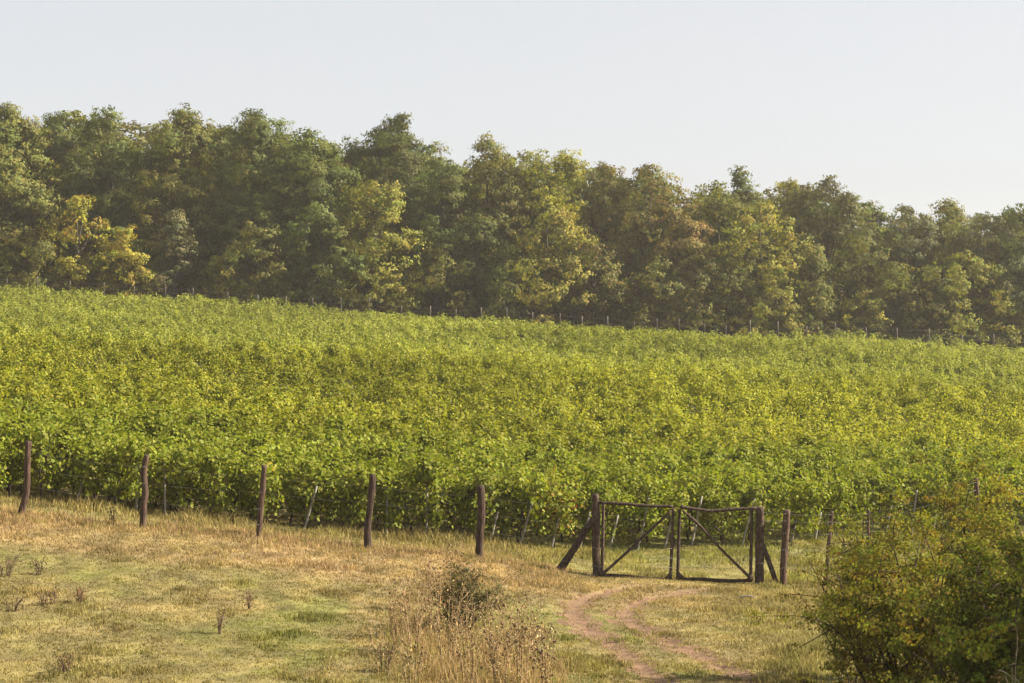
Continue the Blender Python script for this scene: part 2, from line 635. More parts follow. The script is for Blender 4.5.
# tall straw along the fence foot
X, Y = scatter(44.2, 48.6, 120, r)
d = dryness(X, Y)
near = np.exp(-((Y - FENCE_Y + .1 + .7 * (fbm(X, Y, 2, 70) - .5)) / .75) ** 2)
u = X / Y * F + 512
near = near * np.interp(u, [0, 560, 585, 775, 800, 1100], [1, .9, .10, .10, .75, .8])
keep = r.random(len(X)) < near * (.2 + fbm(X, Y, .8, 71))
X, Y = X[keep], Y[keep]
n = len(X)
mixc = r.random((n, 1))
cm = STRAW * mixc + TAN * (1 - mixc)
g_ = r.random(n) < .22
cm[g_] = GREEN * 1.2
V, Q, T, cc = blades(X, Y, (.07 + .16 * r.random(n)) * np.interp(X / Y * F + 512, [0, 560, 590, 770, 790], [1, 1, .4, .4, 1]), .5, .0075, cm, r, per=6, spread=.07)
gg.add(V, [Q, T], cc)
# tall dry grass filling the weed clump
cl = []
for u_, v_, n_ in ((405, 655, 150), (425, 645, 200), (445, 640, 180), (440, 600, 200), (460, 590, 160), (455, 672, 230), (485, 665, 230), (505, 650, 150), (430, 680, 160), (500, 690, 220), (530, 684, 200), (545, 672, 80), (470, 700, 180), (412, 625, 90), (520, 640, 70)):
    q = ground_at(u_, min(v_, 696))
    n_ = int(n_ * .62)
    cl.append(np.stack([q[0] + r.normal(size=n_) * .32, q[1] + r.normal(size=n_) * .5], -1))
cl = np.concatenate(cl)
n = len(cl)
mixc = r.random((n, 1))
cm = STRAW * mixc + TAN * (1 - mixc)
g_ = r.random(n) < .2
cm[g_] = GREEN * 1.1
V, Q, T, cc = blades(cl[:, 0], cl[:, 1],   .16 + .36 * r.random(n), .55, .006, cm, r, per=5, spread=.08)
gg.add(V, [Q, T], cc)
# green grass and weeds between fence and vines and under the first vines
X, Y = scatter(47.3, 66, 46, r)
hl = headland(X)
keep = (Y < hl + 4) 
X, Y = X[keep], Y[keep]
n = len(X)
u = X / Y * F + 512
hl = headland(X)
fx = fbm(X, Y, 1.2, 73)
leftside = 1 - sstep(480, 580, u)
H = (.05 + .13 * sstep(.4, .75, fx)) * (1 + .3 * leftside) + (.10 + .22 * leftside) * np.exp(-((Y - hl + .3) / .9) ** 2) * fx
cm = meadow_col(X, Y) * (1 + .25 * (1 - leftside[:, None]))
V, Q, T, cc = blades(X, Y, H, .6, .012, cm, r, per=6, spread=.09)
gg.add(V, [Q, T], cc)
grass = kind(link('meadow_grass', gg.mesh('meadow_grass'), M_GRASS), 'stuff')

# ------------------------------------------------------------------ vines
def vine_points(n_v, per, r, cx=None, cy=None, vig=None, low=0.45, rowdir=(-.72, .69), top=1.0, tight=1.0):
    """leaf positions and normals of n_v vines, per leaves each (local coordinates, z from the soil)"""
    m = n_v * per
    vid = np.repeat(np.arange(n_v), per)
    S = 7
    vg1 = vig if vig is not None else np.ones(n_v)
    # rounded tufts of shoots along the wire, each leafed on its outside
    b_off = r.uniform(-.62, .62, (n_v, S)) * tight
    b_out = r.normal(size=(n_v, S)) * .16 * tight
    b_z = .92 + r.uniform(0, .66, (n_v, S)) * vg1[:, None] + (1 - tight) * .55 * r.normal(size=(n_v, 1)).clip(-1.6, 1.6)
    b_r = r.uniform(.16, .38, (n_v, S)) * (.5 + .5 * vg1[:, None])
    wts = r.gamma(.8, size=(n_v, S)) + .08
    cum = np.cumsum(wts / wts.sum(1, keepdims=True), 1)
    si = np.minimum((r.random(m)[:, None] > cum[vid]).sum(1), S - 1)
    b_r = b_r * (.65 + .5 * np.sqrt(wts / wts.mean()).clip(0, 1.6))
    off, out_, bz, br = b_off[vid, si], b_out[vid, si], b_z[vid, si], b_r[vid, si]
    D = r.normal(size=(m, 3))
    D[:, 2] = np.where(D[:, 2] < 0, D[:, 2] * .7, D[:, 2])
    D /= np.linalg.norm(D, axis=1)[:, None]
    t = r.random(m) ** .35
    pxl, pyl = -rowdir[1], rowdir[0]
    x_ = rowdir[0] * off + pxl * out_ + D[:, 0] * br * t
    y_ = rowdir[1] * off + pyl * out_ + D[:, 1] * br * t
    z_ = bz + D[:, 2] * br * t * 1.05
    N_ = D * .9 + np.array([0, 0, .45]) + r.normal(size=(m, 3)) * (.32 if tight > .95 else .22)
    # shoots that stick out of the tufts
    sh = r.random(m) < .14
    k = sh.sum()
    az = r.integers(0, 9, m) * 2.399 + vid * 1.7
    tt = r.random(m)
    x_[sh] = (rowdir[0] * off + np.cos(az) * (.1 + .5 * tt))[sh] + r.normal(size=k) * .03
    y_[sh] = (rowdir[1] * off + np.sin(az) * (.1 + .5 * tt))[sh] + r.normal(size=k) * .03
    z_[sh] = (bz + .25 + .45 * tt - .65 * tt * tt)[sh]
    # skirt leaves that hang lower
    sk = r.random(m) < .26
    k = sk.sum()
    z_[sk] = r.uniform(low, 1.05, k)
    a2 = r.uniform(0, 2 * np.pi, k)
    rr2 = r.uniform(.05, .30, k)
    x_[sk] = (rowdir[0] * off)[sk] + np.cos(a2) * rr2
    y_[sk] = (rowdir[1] * off)[sk] + np.sin(a2) * rr2
    N_[sk] = np.stack([np.cos(a2), np.sin(a2), np.full(k, .35)], -1) + r.normal(size=(k, 3)) * .35
    z_ *= top
    return vid, np.stack([x_, y_, z_], -1), N_, t


VINE = np.array([.222, .236, .032])
VYEL = (.27, .27, .02)
VDARK = np.array([.12, .155, .010])


def vine_meshes(seed, per=760, accents=None, base=VINE):
    r = np.random.default_rng(seed)
    vid, P, N_, t = vine_points(1, per, r, low=.34)
    V, Fa = leaves(P, N_, r.uniform(.055, .108, per), LEAF6, r)
    c = leaf_cols(per, 6, base, r, .13, accents or [(VYEL, .02), (VDARK, .3)], hue=.05)
    fol = make_mesh('vine_foliage', V, Fa, c)
    g = Geo()
    bend = r.normal(size=2) * .06
    tube(g, spline([(0, 0, -.1), (bend[0], bend[1], .3), (-bend[0], bend[1] * .3, .62), (0, 0, .86)], 9), np.linspace(.034, .022, 9), 6, rough=.3, r=r)
    for sgn in (-1, 1):
        tube(g, spline([(0, 0, .80), (sgn * -.3, sgn * .28, .88 + r.normal() * .03), (sgn * -.5, sgn * .48, .86)], 7), np.linspace(.02, .011, 7), 5, rough=.3, r=r)
    for k in range(4):
        o = r.uniform(-.45, .45)
        a = r.uniform(0, 6.28)
        tube(g, spline([(-.72 * o, .69 * o, .86), (-.72 * o + .08 * np.cos(a), .69 * o + .08 * np.sin(a), 1.25), (-.72 * o + .3 * np.cos(a), .69 * o + .3 * np.sin(a), 1.6)], 6), np.linspace(.008, .004, 6), 4, r=r)
    tr = g.mesh('vine_trunk', True)
    return fol, tr


ROW = np.array([-.72, .69])
ROW /= np.linalg.norm(ROW)
S_ROW, S_VINE = 1.10, 1.15

# landmarks a label can name, by pixel column
LAND = [(-40, 'the left picture edge'), (25, 'the leftmost fence post'), (143, 'the crooked fence post'), (261, 'the slim leaning fence post'),
        (371, 'the fence post with flared foot'), (480, 'the straight thick fence post'), (596, 'the left gate post'),
        (675, 'the middle of the gate'), (759, 'the stout right gate post'), (790, 'the short post beside the gate'), (868, 'the thin bush-covered post'), (930, 'the rightmost slanting stake'), (990, 'the dark bush top')]
ORD = ['', 'first', 'second', 'third', 'fourth', 'fifth', 'sixth', 'seventh', 'eighth', 'ninth', 'tenth', 'eleventh', 'twelfth', 'thirteenth', 'fourteenth', 'fifteenth', 'sixteenth', 'seventeenth', 'eighteenth']

r = np.random.default_rng(5)
hx = np.arange(-45, 190, S_ROW)
allv = []
for k, x0 in enumerate(hx):
    y0 = float(headland(x0)) + .35
    n = int(190 / S_VINE)
    s = np.arange(n) * S_VINE
    px = x0 + ROW[0] * s + r.normal(size=n) * .10
    py = y0 + ROW[1] * s + r.normal(size=n) * .10
    allv.append(np.stack([px, py, np.full(n, k), np.arange(n)], -1))
for k in range(1, 150):      # rows that start left of the frame
    pass
A = np.concatenate(allv)
TREE_Y = lambda X: 176 + 0 * X
A = A[(A[:, 1] > headland(A[:, 0]) - .2) & (A[:, 1] < TREE_Y(A[:, 0]) - 5.5)]
uu = A[:, 0] / A[:, 1] * F + 512
A = A[(uu > -220) & (uu < 1260)]
uu = A[:, 0] / A[:, 1] * F + 512
front = A[:, 1] - headland(A[:, 0])
order = np.argsort(front + 99 * ((uu < -22) | (uu > 1046)))
NEAR = 285
near_id = order[:NEAR]
mask = np.ones(len(A), bool)
mask[near_id] = False

VMESH = [vine_meshes(100 + i, per=[980, 900, 1040, 870, 950, 1000, 900, 1010][i], base=VINE * [.84, .94, .78, .88, .72, .84, .97, .80][i]) for i in range(8)]
VRED = vine_meshes(131, 960, accents=[((.26, .07, .03), .07), ((.30, .2, .04), .06)])
VYELM = vine_meshes(132, 960, accents=[((.42, .30, .03), .22), (VDARK, .1)])

# name every row by the landmark left of its end
row_u = {}
for k in np.unique(A[near_id][:, 2]).astype(int):
    x0 = hx[k]
    row_u[k] = x0 / (float(headland(x0)) + .35) * F + 512
row_name = {}
cnt = {}
for k, u_ in sorted(row_u.items(), key=lambda p: p[1]):
    lm = [l for l in LAND if l[0] <= u_]
    lm = lm[-1][1] if lm else None
    cnt[lm] = cnt.get(lm, 0) + 1
    row_name[k] = (lm, cnt[lm])
red_u = 566
red_k = min(row_u, key=lambda k: abs(row_u[k] - red_u))
yel_k = min(row_u, key=lambda k: abs(row_u[k] - 312))
protos = {}


def place_vine(x_, y_, mi, label, rz, sc):
    fol, tr = (VRED if mi == 'red' else VYELM if mi == 'yellow' else VMESH[mi])
    t = thing('grapevine', label, 'grapevine', (x_, y_, tz(x_, y_)), rz, 'grapevines along the front edge of the vineyard')
    t.scale = (sc, sc, sc * random.uniform(.94, 1.08))
    if mi not in protos:
        a = link('foliage', fol, M_VINE, t)
        b = link('trunk', tr, M_VBARK, t)
        protos[mi] = (a, b)
    else:
        for o in protos[mi]:
            c = o.copy()
            C.objects.link(c)
            c.parent = t
    return t


by_row = {}
for i in near_id:
    by_row.setdefault(int(A[i, 2]), []).append(i)
for k, ids in by_row.items():
    ids.sort(key=lambda i: A[i, 3])
    lm, num = row_name[k]
    for q, i in enumerate(ids, 1):
        mi = random.randrange(8)
        look = ['leafy green', 'bright green', 'dark leafy', 'bushy green'][mi % 4]
        if k == red_k and q == 1:
            mi, look = 'red', 'reddening'
        if k == yel_k and q == 2:
            mi, look = 'yellow', 'yellowing'
        where = f'{ORD[num]} row right of {lm}' if lm else f'{ORD[num]} row from the left picture edge'
        label = f'{look} vine ending the {where}' if q == 1 else f'{look} {ORD[q]} vine up the {where}'
        place_vine(A[i, 0], A[i, 1], mi, label, random.choice((0, math.pi)) + random.uniform(-.25, .25), random.uniform(.9, 1.1))

# the rest of the hillside reads as one mass of vines
Bv = A[mask]
Bv = Bv[np.random.default_rng(3).random(len(Bv)) > .08]
gv = Geo()
r = np.random.default_rng(17)
for y0, y1, per, smin, smax, shp in ((0, 76, 600, .065, .12, LEAF6), (76, 105, 440, .078, .128, LEAF4), (105, 140, 320, .092, .15, LEAF4), (140, 400, 240, .108, .175, LEAF4)):
    sel = Bv[(Bv[:, 1] >= y0) & (Bv[:, 1] < y1)]
    n = len(sel)
    if n == 0:
        continue
    vig = r.uniform(.45, 1.30, n) * (.72 + .56 * fbm(sel[:, 0], sel[:, 1], 3.0, 80))
    vid, P, N_, t = vine_points(n, per, r, vig=vig, low=.7, tight=.92 if y1 <= 76 else .66)
    base_z = terrain(sel[:, 0], sel[:, 1])
    P = P + np.stack([sel[vid, 0], sel[vid, 1], base_z[vid]], -1)
    V, Fa = leaves(P, N_, r.uniform(smin, smax, len(P)), shp, r)
    ph = sstep(.3, .7, fbm(sel[:, 0], sel[:, 1], 14, 82))
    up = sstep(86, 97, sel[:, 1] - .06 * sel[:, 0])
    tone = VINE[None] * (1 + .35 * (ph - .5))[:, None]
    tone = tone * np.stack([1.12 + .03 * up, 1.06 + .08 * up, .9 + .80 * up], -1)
    tone = tone * r.uniform(.8, 1.2, (n, 1))
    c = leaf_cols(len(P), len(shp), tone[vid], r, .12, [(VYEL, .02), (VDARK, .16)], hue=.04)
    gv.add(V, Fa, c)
    if y1 <= 76:
        gt = Geo()
vineyard = link('vineyard', gv.mesh('vineyard'), M_VINE)
kind(vineyard, 'stuff')

# slanting grey end stakes of the vine rows: (base u, base v, top u, top v)
STAKES = [
    (68, 528, 84, 478, 'grey slanting row-end stake in shade between the two leftmost fence posts'),
    (136, 520, 139, 462, 'pale slanting stake almost hidden behind the crooked fence post'),
    (165, 524, 164, 462, 'pale upright stake just right of the crooked fence post'),
    (299, 541, 317, 486, 'grey slanting stake midway between the slim leaning post and the flared post'),
    (386, 549, 387, 487, 'grey upright stake just right of the fence post with flared foot'),
    (426, 552, 427, 488, 'thin grey stake in the shade left of the straight thick post'),
    (486, 556, 498, 512, 'pale slanting stake touching the straight thick fence post'),
    (515, 559, 535, 494, 'pale slanting stake first right of the straight thick post'),
    (548, 557, 562, 506, 'tall slanting stake beside the vine with red leaves'),
    (575, 557, 590, 512, 'slanting stake right behind the log brace of the left gate post'),
    (607, 551, 618, 515, 'grey slanting stake seen through the gate beside its left post'),
    (636, 541, 649, 498, 'long pale stake seen above the middle of the left gate leaf'),
    (661, 556, 673, 512, 'slanting stake seen through the left gate leaf beside its inner stile'),
    (690, 545, 702, 496, 'pale slanting stake reaching above the right gate leaf near its inner stile'),
    (740, 549, 755, 497, 'slanting pale stake seen through the right gate leaf near its hinge'),
    (789, 543, 798, 513, 'short slanting stake right of the short post beside the gate'),
    (814, 541, 821, 512, 'slanting stake with wires between the gate and the bush'),
    (884, 524, 894, 490, 'pale slanting stake above the left part of the bush'),
    (911, 518, 917, 490, 'grey slanting stake, middle of three above the bush'),
    (932, 514, 939, 490, 'pale slanting stake, rightmost of three above the bush'),
]
for n_, (bu, bv, tu, tv, lab) in enumerate(STAKES):
    Yb = float(np.interp(bu, [-150, 300, 600, 780, 900, 1100], [49.0, 51.0, 53.2, 55.0, 58.5, 63.0])) + .12
    b = at(bu, bv, Yb)
    b[2] = min(b[2], tz(b[0], Yb)) - .15
    tp = at(tu, tv, Yb + .12)
    g = Geo()
    pts = spline([b, (b + tp) / 2 + np.array([random.uniform(-.015, .015), 0, 0]), tp], 7) - b
    tube(g, pts, [.032, .032, .031, .031, .030, .029, .028], 6, rough=.12)
    o = link('vineyard_stake', g.mesh('vineyard_stake', True), M_STAKE, None, b)
    o['label'] = lab
    o['category'] = 'stake'
    o['group'] = 'row-end stakes of the vineyard'

# ------------------------------------------------------------------ front fence and gate
def log(name, pts_px, Y, rad_px, mat, parent=None, n=16, sides=12, rough=.16, label=None, origin=np.zeros(3), sink=0.0, cat=None, group=None):
    P = np.array([at(u_, v_, Y) for u_, v_ in pts_px])
    P = spline(P, n)
    P[:, 1] += .02 * np.sin(np.linspace(0, 3, n) + random.random() * 6)
    if sink:
        P = np.vstack([P, P[-1] + np.array([0, 0, -sink])])
    R = np.interp(np.linspace(0, 1, len(P)), np.linspace(0, 1, len(rad_px)), rad_px) * Y / F
    R = R * (1 + .07 * (vnoise(np.arange(len(P)) * 1.0, random.random() * 90, 2.2) - .5) * 2)
    P0 = P[:1] + (P[:1] - P[1:2]) * .01
    g = Geo()
    tube(g, np.vstack([P0, P]), np.concatenate([[R[0] * .72], R]), sides, rough=rough)
    o = link(name, g.mesh(name, True), mat, parent)
    o.data.transform(__import__('mathutils').Matrix.Translation(-origin))
    if label:
        o['label'] = label
    return o


def wire(name, pts, rad, parent, origin, sides=4):
    g = Geo()
    tube(g, np.asarray(pts) - origin, rad, sides)
    return link(name, g.mesh(name), M_WIRE, parent)


def sag(a, b, d, n=9):
    t = np.linspace(0, 1, n)[:, None]
    return a * (1 - t) + b * t - np.array([0, 0, 1.0]) * d * (4 * t * (1 - t))


of = at(371, 550, FENCE_Y)
fence = thing('wire_fence', 'wire fence on five rough wooden posts left of the gate', 'fence', of)
POSTS = [
    ([(28.5, 441), (27.5, 470), (27, 490), (24, 502), (21, 513)], [3.0, 3.3, 3.2, 3.4, 3.6], 'reddish leaning post at the left edge of the photo'),
    ([(147, 455), (143.5, 470), (145, 490), (144, 505), (142.5, 530)], [2.6, 3.2, 3.3, 3.2, 3.0], 'crooked reddish brown post'),
    ([(264.5, 465), (263, 485), (261, 505), (258.5, 536)], [2.6, 2.9, 2.9, 2.9], 'slim post leaning slightly right'),
    ([(372.5, 474), (372, 490), (369, 515), (367.5, 535), (368.5, 550)], [3.2, 3.4, 3.3, 3.6, 5.0], 'leaning post with a flared foot'),
    ([(480.5, 485), (481.5, 510), (480, 535), (479, 558)], [3.6, 3.9, 3.8, 4.2], 'straight thick post'),
    ([(-93, 436), (-94, 470), (-96, 508)], [3.2, 3.2, 3.4], None),
]
for pts, rad, lab in POSTS:
    log('post', pts, FENCE_Y, rad, M_WOOD, fence, label=lab, origin=of, sink=.3)
tops = sorted([(p[0][0][0], p[0][0][1], p[0][-1][0], p[0][-1][1]) for p in POSTS]) + [(595, 495, 597, 578)]
for h in (.16, .38, .62, .84):
    for a, b in zip(tops[:-1], tops[1:]):
        pa = at(a[0] + (a[2] - a[0]) * h, a[1] + (a[3] - a[1]) * h, FENCE_Y - .07)
        pb = at(b[0] + (b[2] - b[0]) * h, b[1] + (b[3] - b[1]) * h, FENCE_Y - .07)
        wire('wire', sag(pa, pb, .04), .0018, fence, of)

# gate posts, each with its brace
ol = at(596, 578, FENCE_Y)
gpl = thing('gate_post', 'tall dark left gate post propped by a slanting log', 'gate post', ol)
log('post', [(595.5, 494), (596, 520), (596, 550), (597, 578)], FENCE_Y, [3.4, 4.1, 4.2, 4.4], M_GATE, gpl, origin=ol, sink=.35)
log('brace', [(593, 519), (580, 539), (570, 555), (561, 568)], FENCE_Y + .02, [3.0, 3.4, 3.6, 4.2], M_GATE, gpl, origin=ol, sink=.12)
orr = at(759, 586, FENCE_Y)
gpr = thing('gate_post', 'stout dark right gate post with a prop on its right', 'gate post', orr)
log('post', [(760, 507), (759.8, 535), (759.5, 560), (759.5, 588)], FENCE_Y, [4.1, 4.5, 4.4, 4.6], M_GATE, gpr, origin=orr, sink=.35)
log('brace', [(763, 545), (769, 562), (776, 582)], FENCE_Y + .05, [2.4, 2.5, 2.7], M_GATE, gpr, origin=orr, sink=.1)
for v_ in (548, 566, 574):
    g = Geo()
    cth = at(596.5, v_, FENCE_Y) - ol
    a = np.linspace(0, 2 * np.pi, 15)
    tube(g, cth + np.stack([np.cos(a) * .112, np.sin(a) * .112, .02 * np.sin(a * 2)], -1), .006, 5)
    link('wire_loop', g.mesh('wire_loop'), M_WIRE, gpl)
for v_ in (563, 583):
    g = Geo()
    cth = at(759.6, v_, FENCE_Y) - orr
    a = np.linspace(0, 2 * np.pi, 15)
    tube(g, cth + np.stack([np.cos(a) * .116, np.sin(a) * .116, .015 * np.sin(a * 3)], -1), .006, 5)
    link('wire_loop', g.mesh('wire_loop'), M_WIRE, gpr)


def gusset(pts_px, Y, parent, origin):
    g = Geo()
    P = np.array([at(u_, v_, Y) for u_, v_ in pts_px]) - origin
    n = len(P)
    Pb = P + np.array([0, .03, 0])
    V = np.vstack([P, Pb])
    side = np.array([[i, (i + 1) % n, n + (i + 1) % n, n + i] for i in range(n)])
    g.add(V, [side, np.arange(n)[None, ::-1], (n + np.arange(n))[None, :]])
    return link('gusset', g.mesh('gusset'), M_GATE, parent)


oa = at(637, 579, FENCE_Y)
ga = thing('gate_leaf', 'left leaf of the rough pole gate, brace rising to the right', 'gate', oa, group='leaves of the farm gate')
GY_ = FENCE_Y - .03
log('top_rail', [(599, 502.5), (620, 503.5), (648, 506), (673, 506.5)], GY_, [1.6, 1.75, 1.55, 1.5], M_GATE, ga, origin=oa, sides=8)
log('bottom_rail', [(601, 575), (620, 575.5), (645, 578), (671, 579.5)], GY_, [1.7, 1.6, 1.5, 1.7], M_GATE, ga, origin=oa, sides=8)
log('stile', [(603.5, 504.5), (602.8, 540), (602, 574)], GY_ + .05, [1.5, 1.6, 1.6], M_GATE, ga, origin=oa, sides=8)
log('stile', [(673.2, 508.5), (672, 540), (670.5, 577)], GY_ + .05, [1.5, 1.65, 1.65], M_GATE, ga, origin=oa, sides=8)
log('brace', [(671.5, 511), (645, 535), (625, 554), (603.5, 573)], GY_ - .07, [1.25, 1.4, 1.4, 1.5], M_GATE, ga, origin=oa, sides=8)
gusset([(602, 569), (609, 576), (600, 578), (598.5, 575)], GY_ - .12, ga, oa)
gusset([(670.5, 571), (673, 580), (663.5, 580)], GY_ - .12, ga, oa)
ob = at(716, 580, FENCE_Y)
gb = thing('gate_leaf', 'right leaf of the rough pole gate, brace falling to the right', 'gate', ob, group='leaves of the farm gate')
log('top_rail', [(680, 507), (698, 509.5), (712, 511), (735, 509), (757, 508)], GY_, [1.5, 1.75, 1.6, 1.6, 1.5], M_GATE, gb, origin=ob, sides=8)
log('bottom_rail', [(677, 579.5), (700, 579), (722, 580.5), (752, 580.5)], GY_, [1.7, 1.7, 1.9, 1.7], M_GATE, gb, origin=ob, sides=8)
log('stile', [(679.5, 509), (678.8, 540), (677.8, 578)], GY_ + .05, [1.5, 1.65, 1.65], M_GATE, gb, origin=ob, sides=8)
log('stile', [(752, 509), (751.2, 540), (750.4, 579)], GY_ + .05, [1.5, 1.65, 1.65], M_GATE, gb, origin=ob, sides=8)
log('brace', [(682.5, 510.5), (698, 524), (720, 548), (750.5, 578)], GY_ - .07, [1.25, 1.4, 1.4, 1.5], M_GATE, gb, origin=ob, sides=8)
gusset([(678.5, 571), (687, 580), (676.5, 580)], GY_ - .12, gb, ob)
gusset([(752.5, 573), (754, 581), (744.5, 580.5)], GY_ - .12, gb, ob)
for gt_, og, u0, u1, vs in ((ga, oa, 602, 672, (557,)), (gb, ob, 678, 752, (557,))):
    for v_ in (548, 557.5, 567):
        wire('wire', sag(at(u0, v_, GY_), at(u1, v_ + .6, GY_), .015), .0028, gt_, og)

# fence right of the gate
o2 = at(783, 582, FENCE_Y)
fence2 = thing('wire_fence', 'strand wire fence right of the gate running into the bush', 'fence', o2)
RPOSTS = [
    ([(787, 510), (785.5, 535), (784, 560), (783.3, 582)], FENCE_Y, [3.6, 3.7, 3.7, 3.3], 'reddish brown post beside the gate'),
    ([(832, 511), (829, 540), (826, 583)], FENCE_Y + .2, [1.9, 2.0, 2.1], 'leaning post half behind the bush'),
    ([(868.5, 510), (868, 540), (867, 586)], FENCE_Y + .5, [1.5, 1.5, 1.6], 'thin grey post behind the bush'),
    ([(976, 478), (976.5, 500), (977, 560)], FENCE_Y + 1.2, [2.4, 2.5, 2.5], 'dark post showing above the bush'),
    ([(1100, 505), (1100, 540), (1099, 590)], FENCE_Y + 1.6, [2.6, 2.8, 2.8], None),
]
for pts, Yp, rad, lab in RPOSTS:
    log('post', pts, Yp, rad, M_WOOD, fence2, label=lab, origin=o2, sink=.35)
tops = [(759.5, 507, 758.5, 588, FENCE_Y)] + [(p[0][0][0], p[0][0][1], p[0][-1][0], p[0][-1][1], p[1]) for p in RPOSTS]
for h in (.05, .15, .32, .55, .80):
    for a, b in zip(tops[:-1], tops[1:]):
        pa = at(a[0] + (a[2] - a[0]) * h, a[1] + (a[3] - a[1]) * h, a[4] - .09)
        pb = at(b[0] + (b[2] - b[0]) * h, b[1] + (b[3] - b[1]) * h, b[4] - .09)
        wire('wire', sag(pa, pb, .03), .0021, fence2, o2)

# far fence along the wood
ofar = np.array([0, 172.5, tz(0, 172.5)])
ffar = thing('wire_fence', 'long pale-post wire fence between the vineyard and the wood', 'fence', ofar)
FU = [-60, -28, 7, 37, 69, 103, 134, 165, 193, 228, 257, 286, 313, 341, 370, 402, 429, 456, 482, 507, 533, 560, 582, 607, 634, 656, 680, 704, 727, 750, 778, 806, 836, 866, 898, 930, 962, 994, 1026, 1060]
prev = None
for i, fu in enumerate(FU):
    Yf = 172.4
    X_ = (fu - 512) * Yf / F
    z0 = tz(X_, Yf)
    H = 2.55 + random.uniform(-.25, .3)
    lean = random.uniform(-.12, .12)
    g = Geo()
    base = np.array([X_, Yf, z0 - .3])
    tip = np.array([X_ + lean, Yf, z0 + H])
    tube(g, spline([base, (base + tip) / 2 + np.array([random.uniform(-.04, .04), 0, 0]), tip], 6) - ofar, np.linspace(.065, .055, 6) * random.uniform(.85, 1.2), 7, rough=.15)
    link('post', g.mesh('post', True), M_FARPOST, ffar)
    if prev is not None:
        for h in (.95, .82, .66, .5):
            wire('wire', sag(prev[0] * (1 - h) + prev[1] * h, base * (1 - h) + tip * h, .05, 5), .006, ffar, ofar)
    prev = (base, tip)

# ------------------------------------------------------------------ the wood
TONES = {
    'dark': (.078, .092, .026), 'green': (.094, .114, .027), 'olive': (.130, .136, .032), 'light': (.190, .194, .034),
    'yellow': (.29, .26, .034), 'gold': (.245, .222, .040), 'brown': (.158, .140, .040), 'rust': (.190, .138, .042), 'grey': (.122, .125, .054),
}


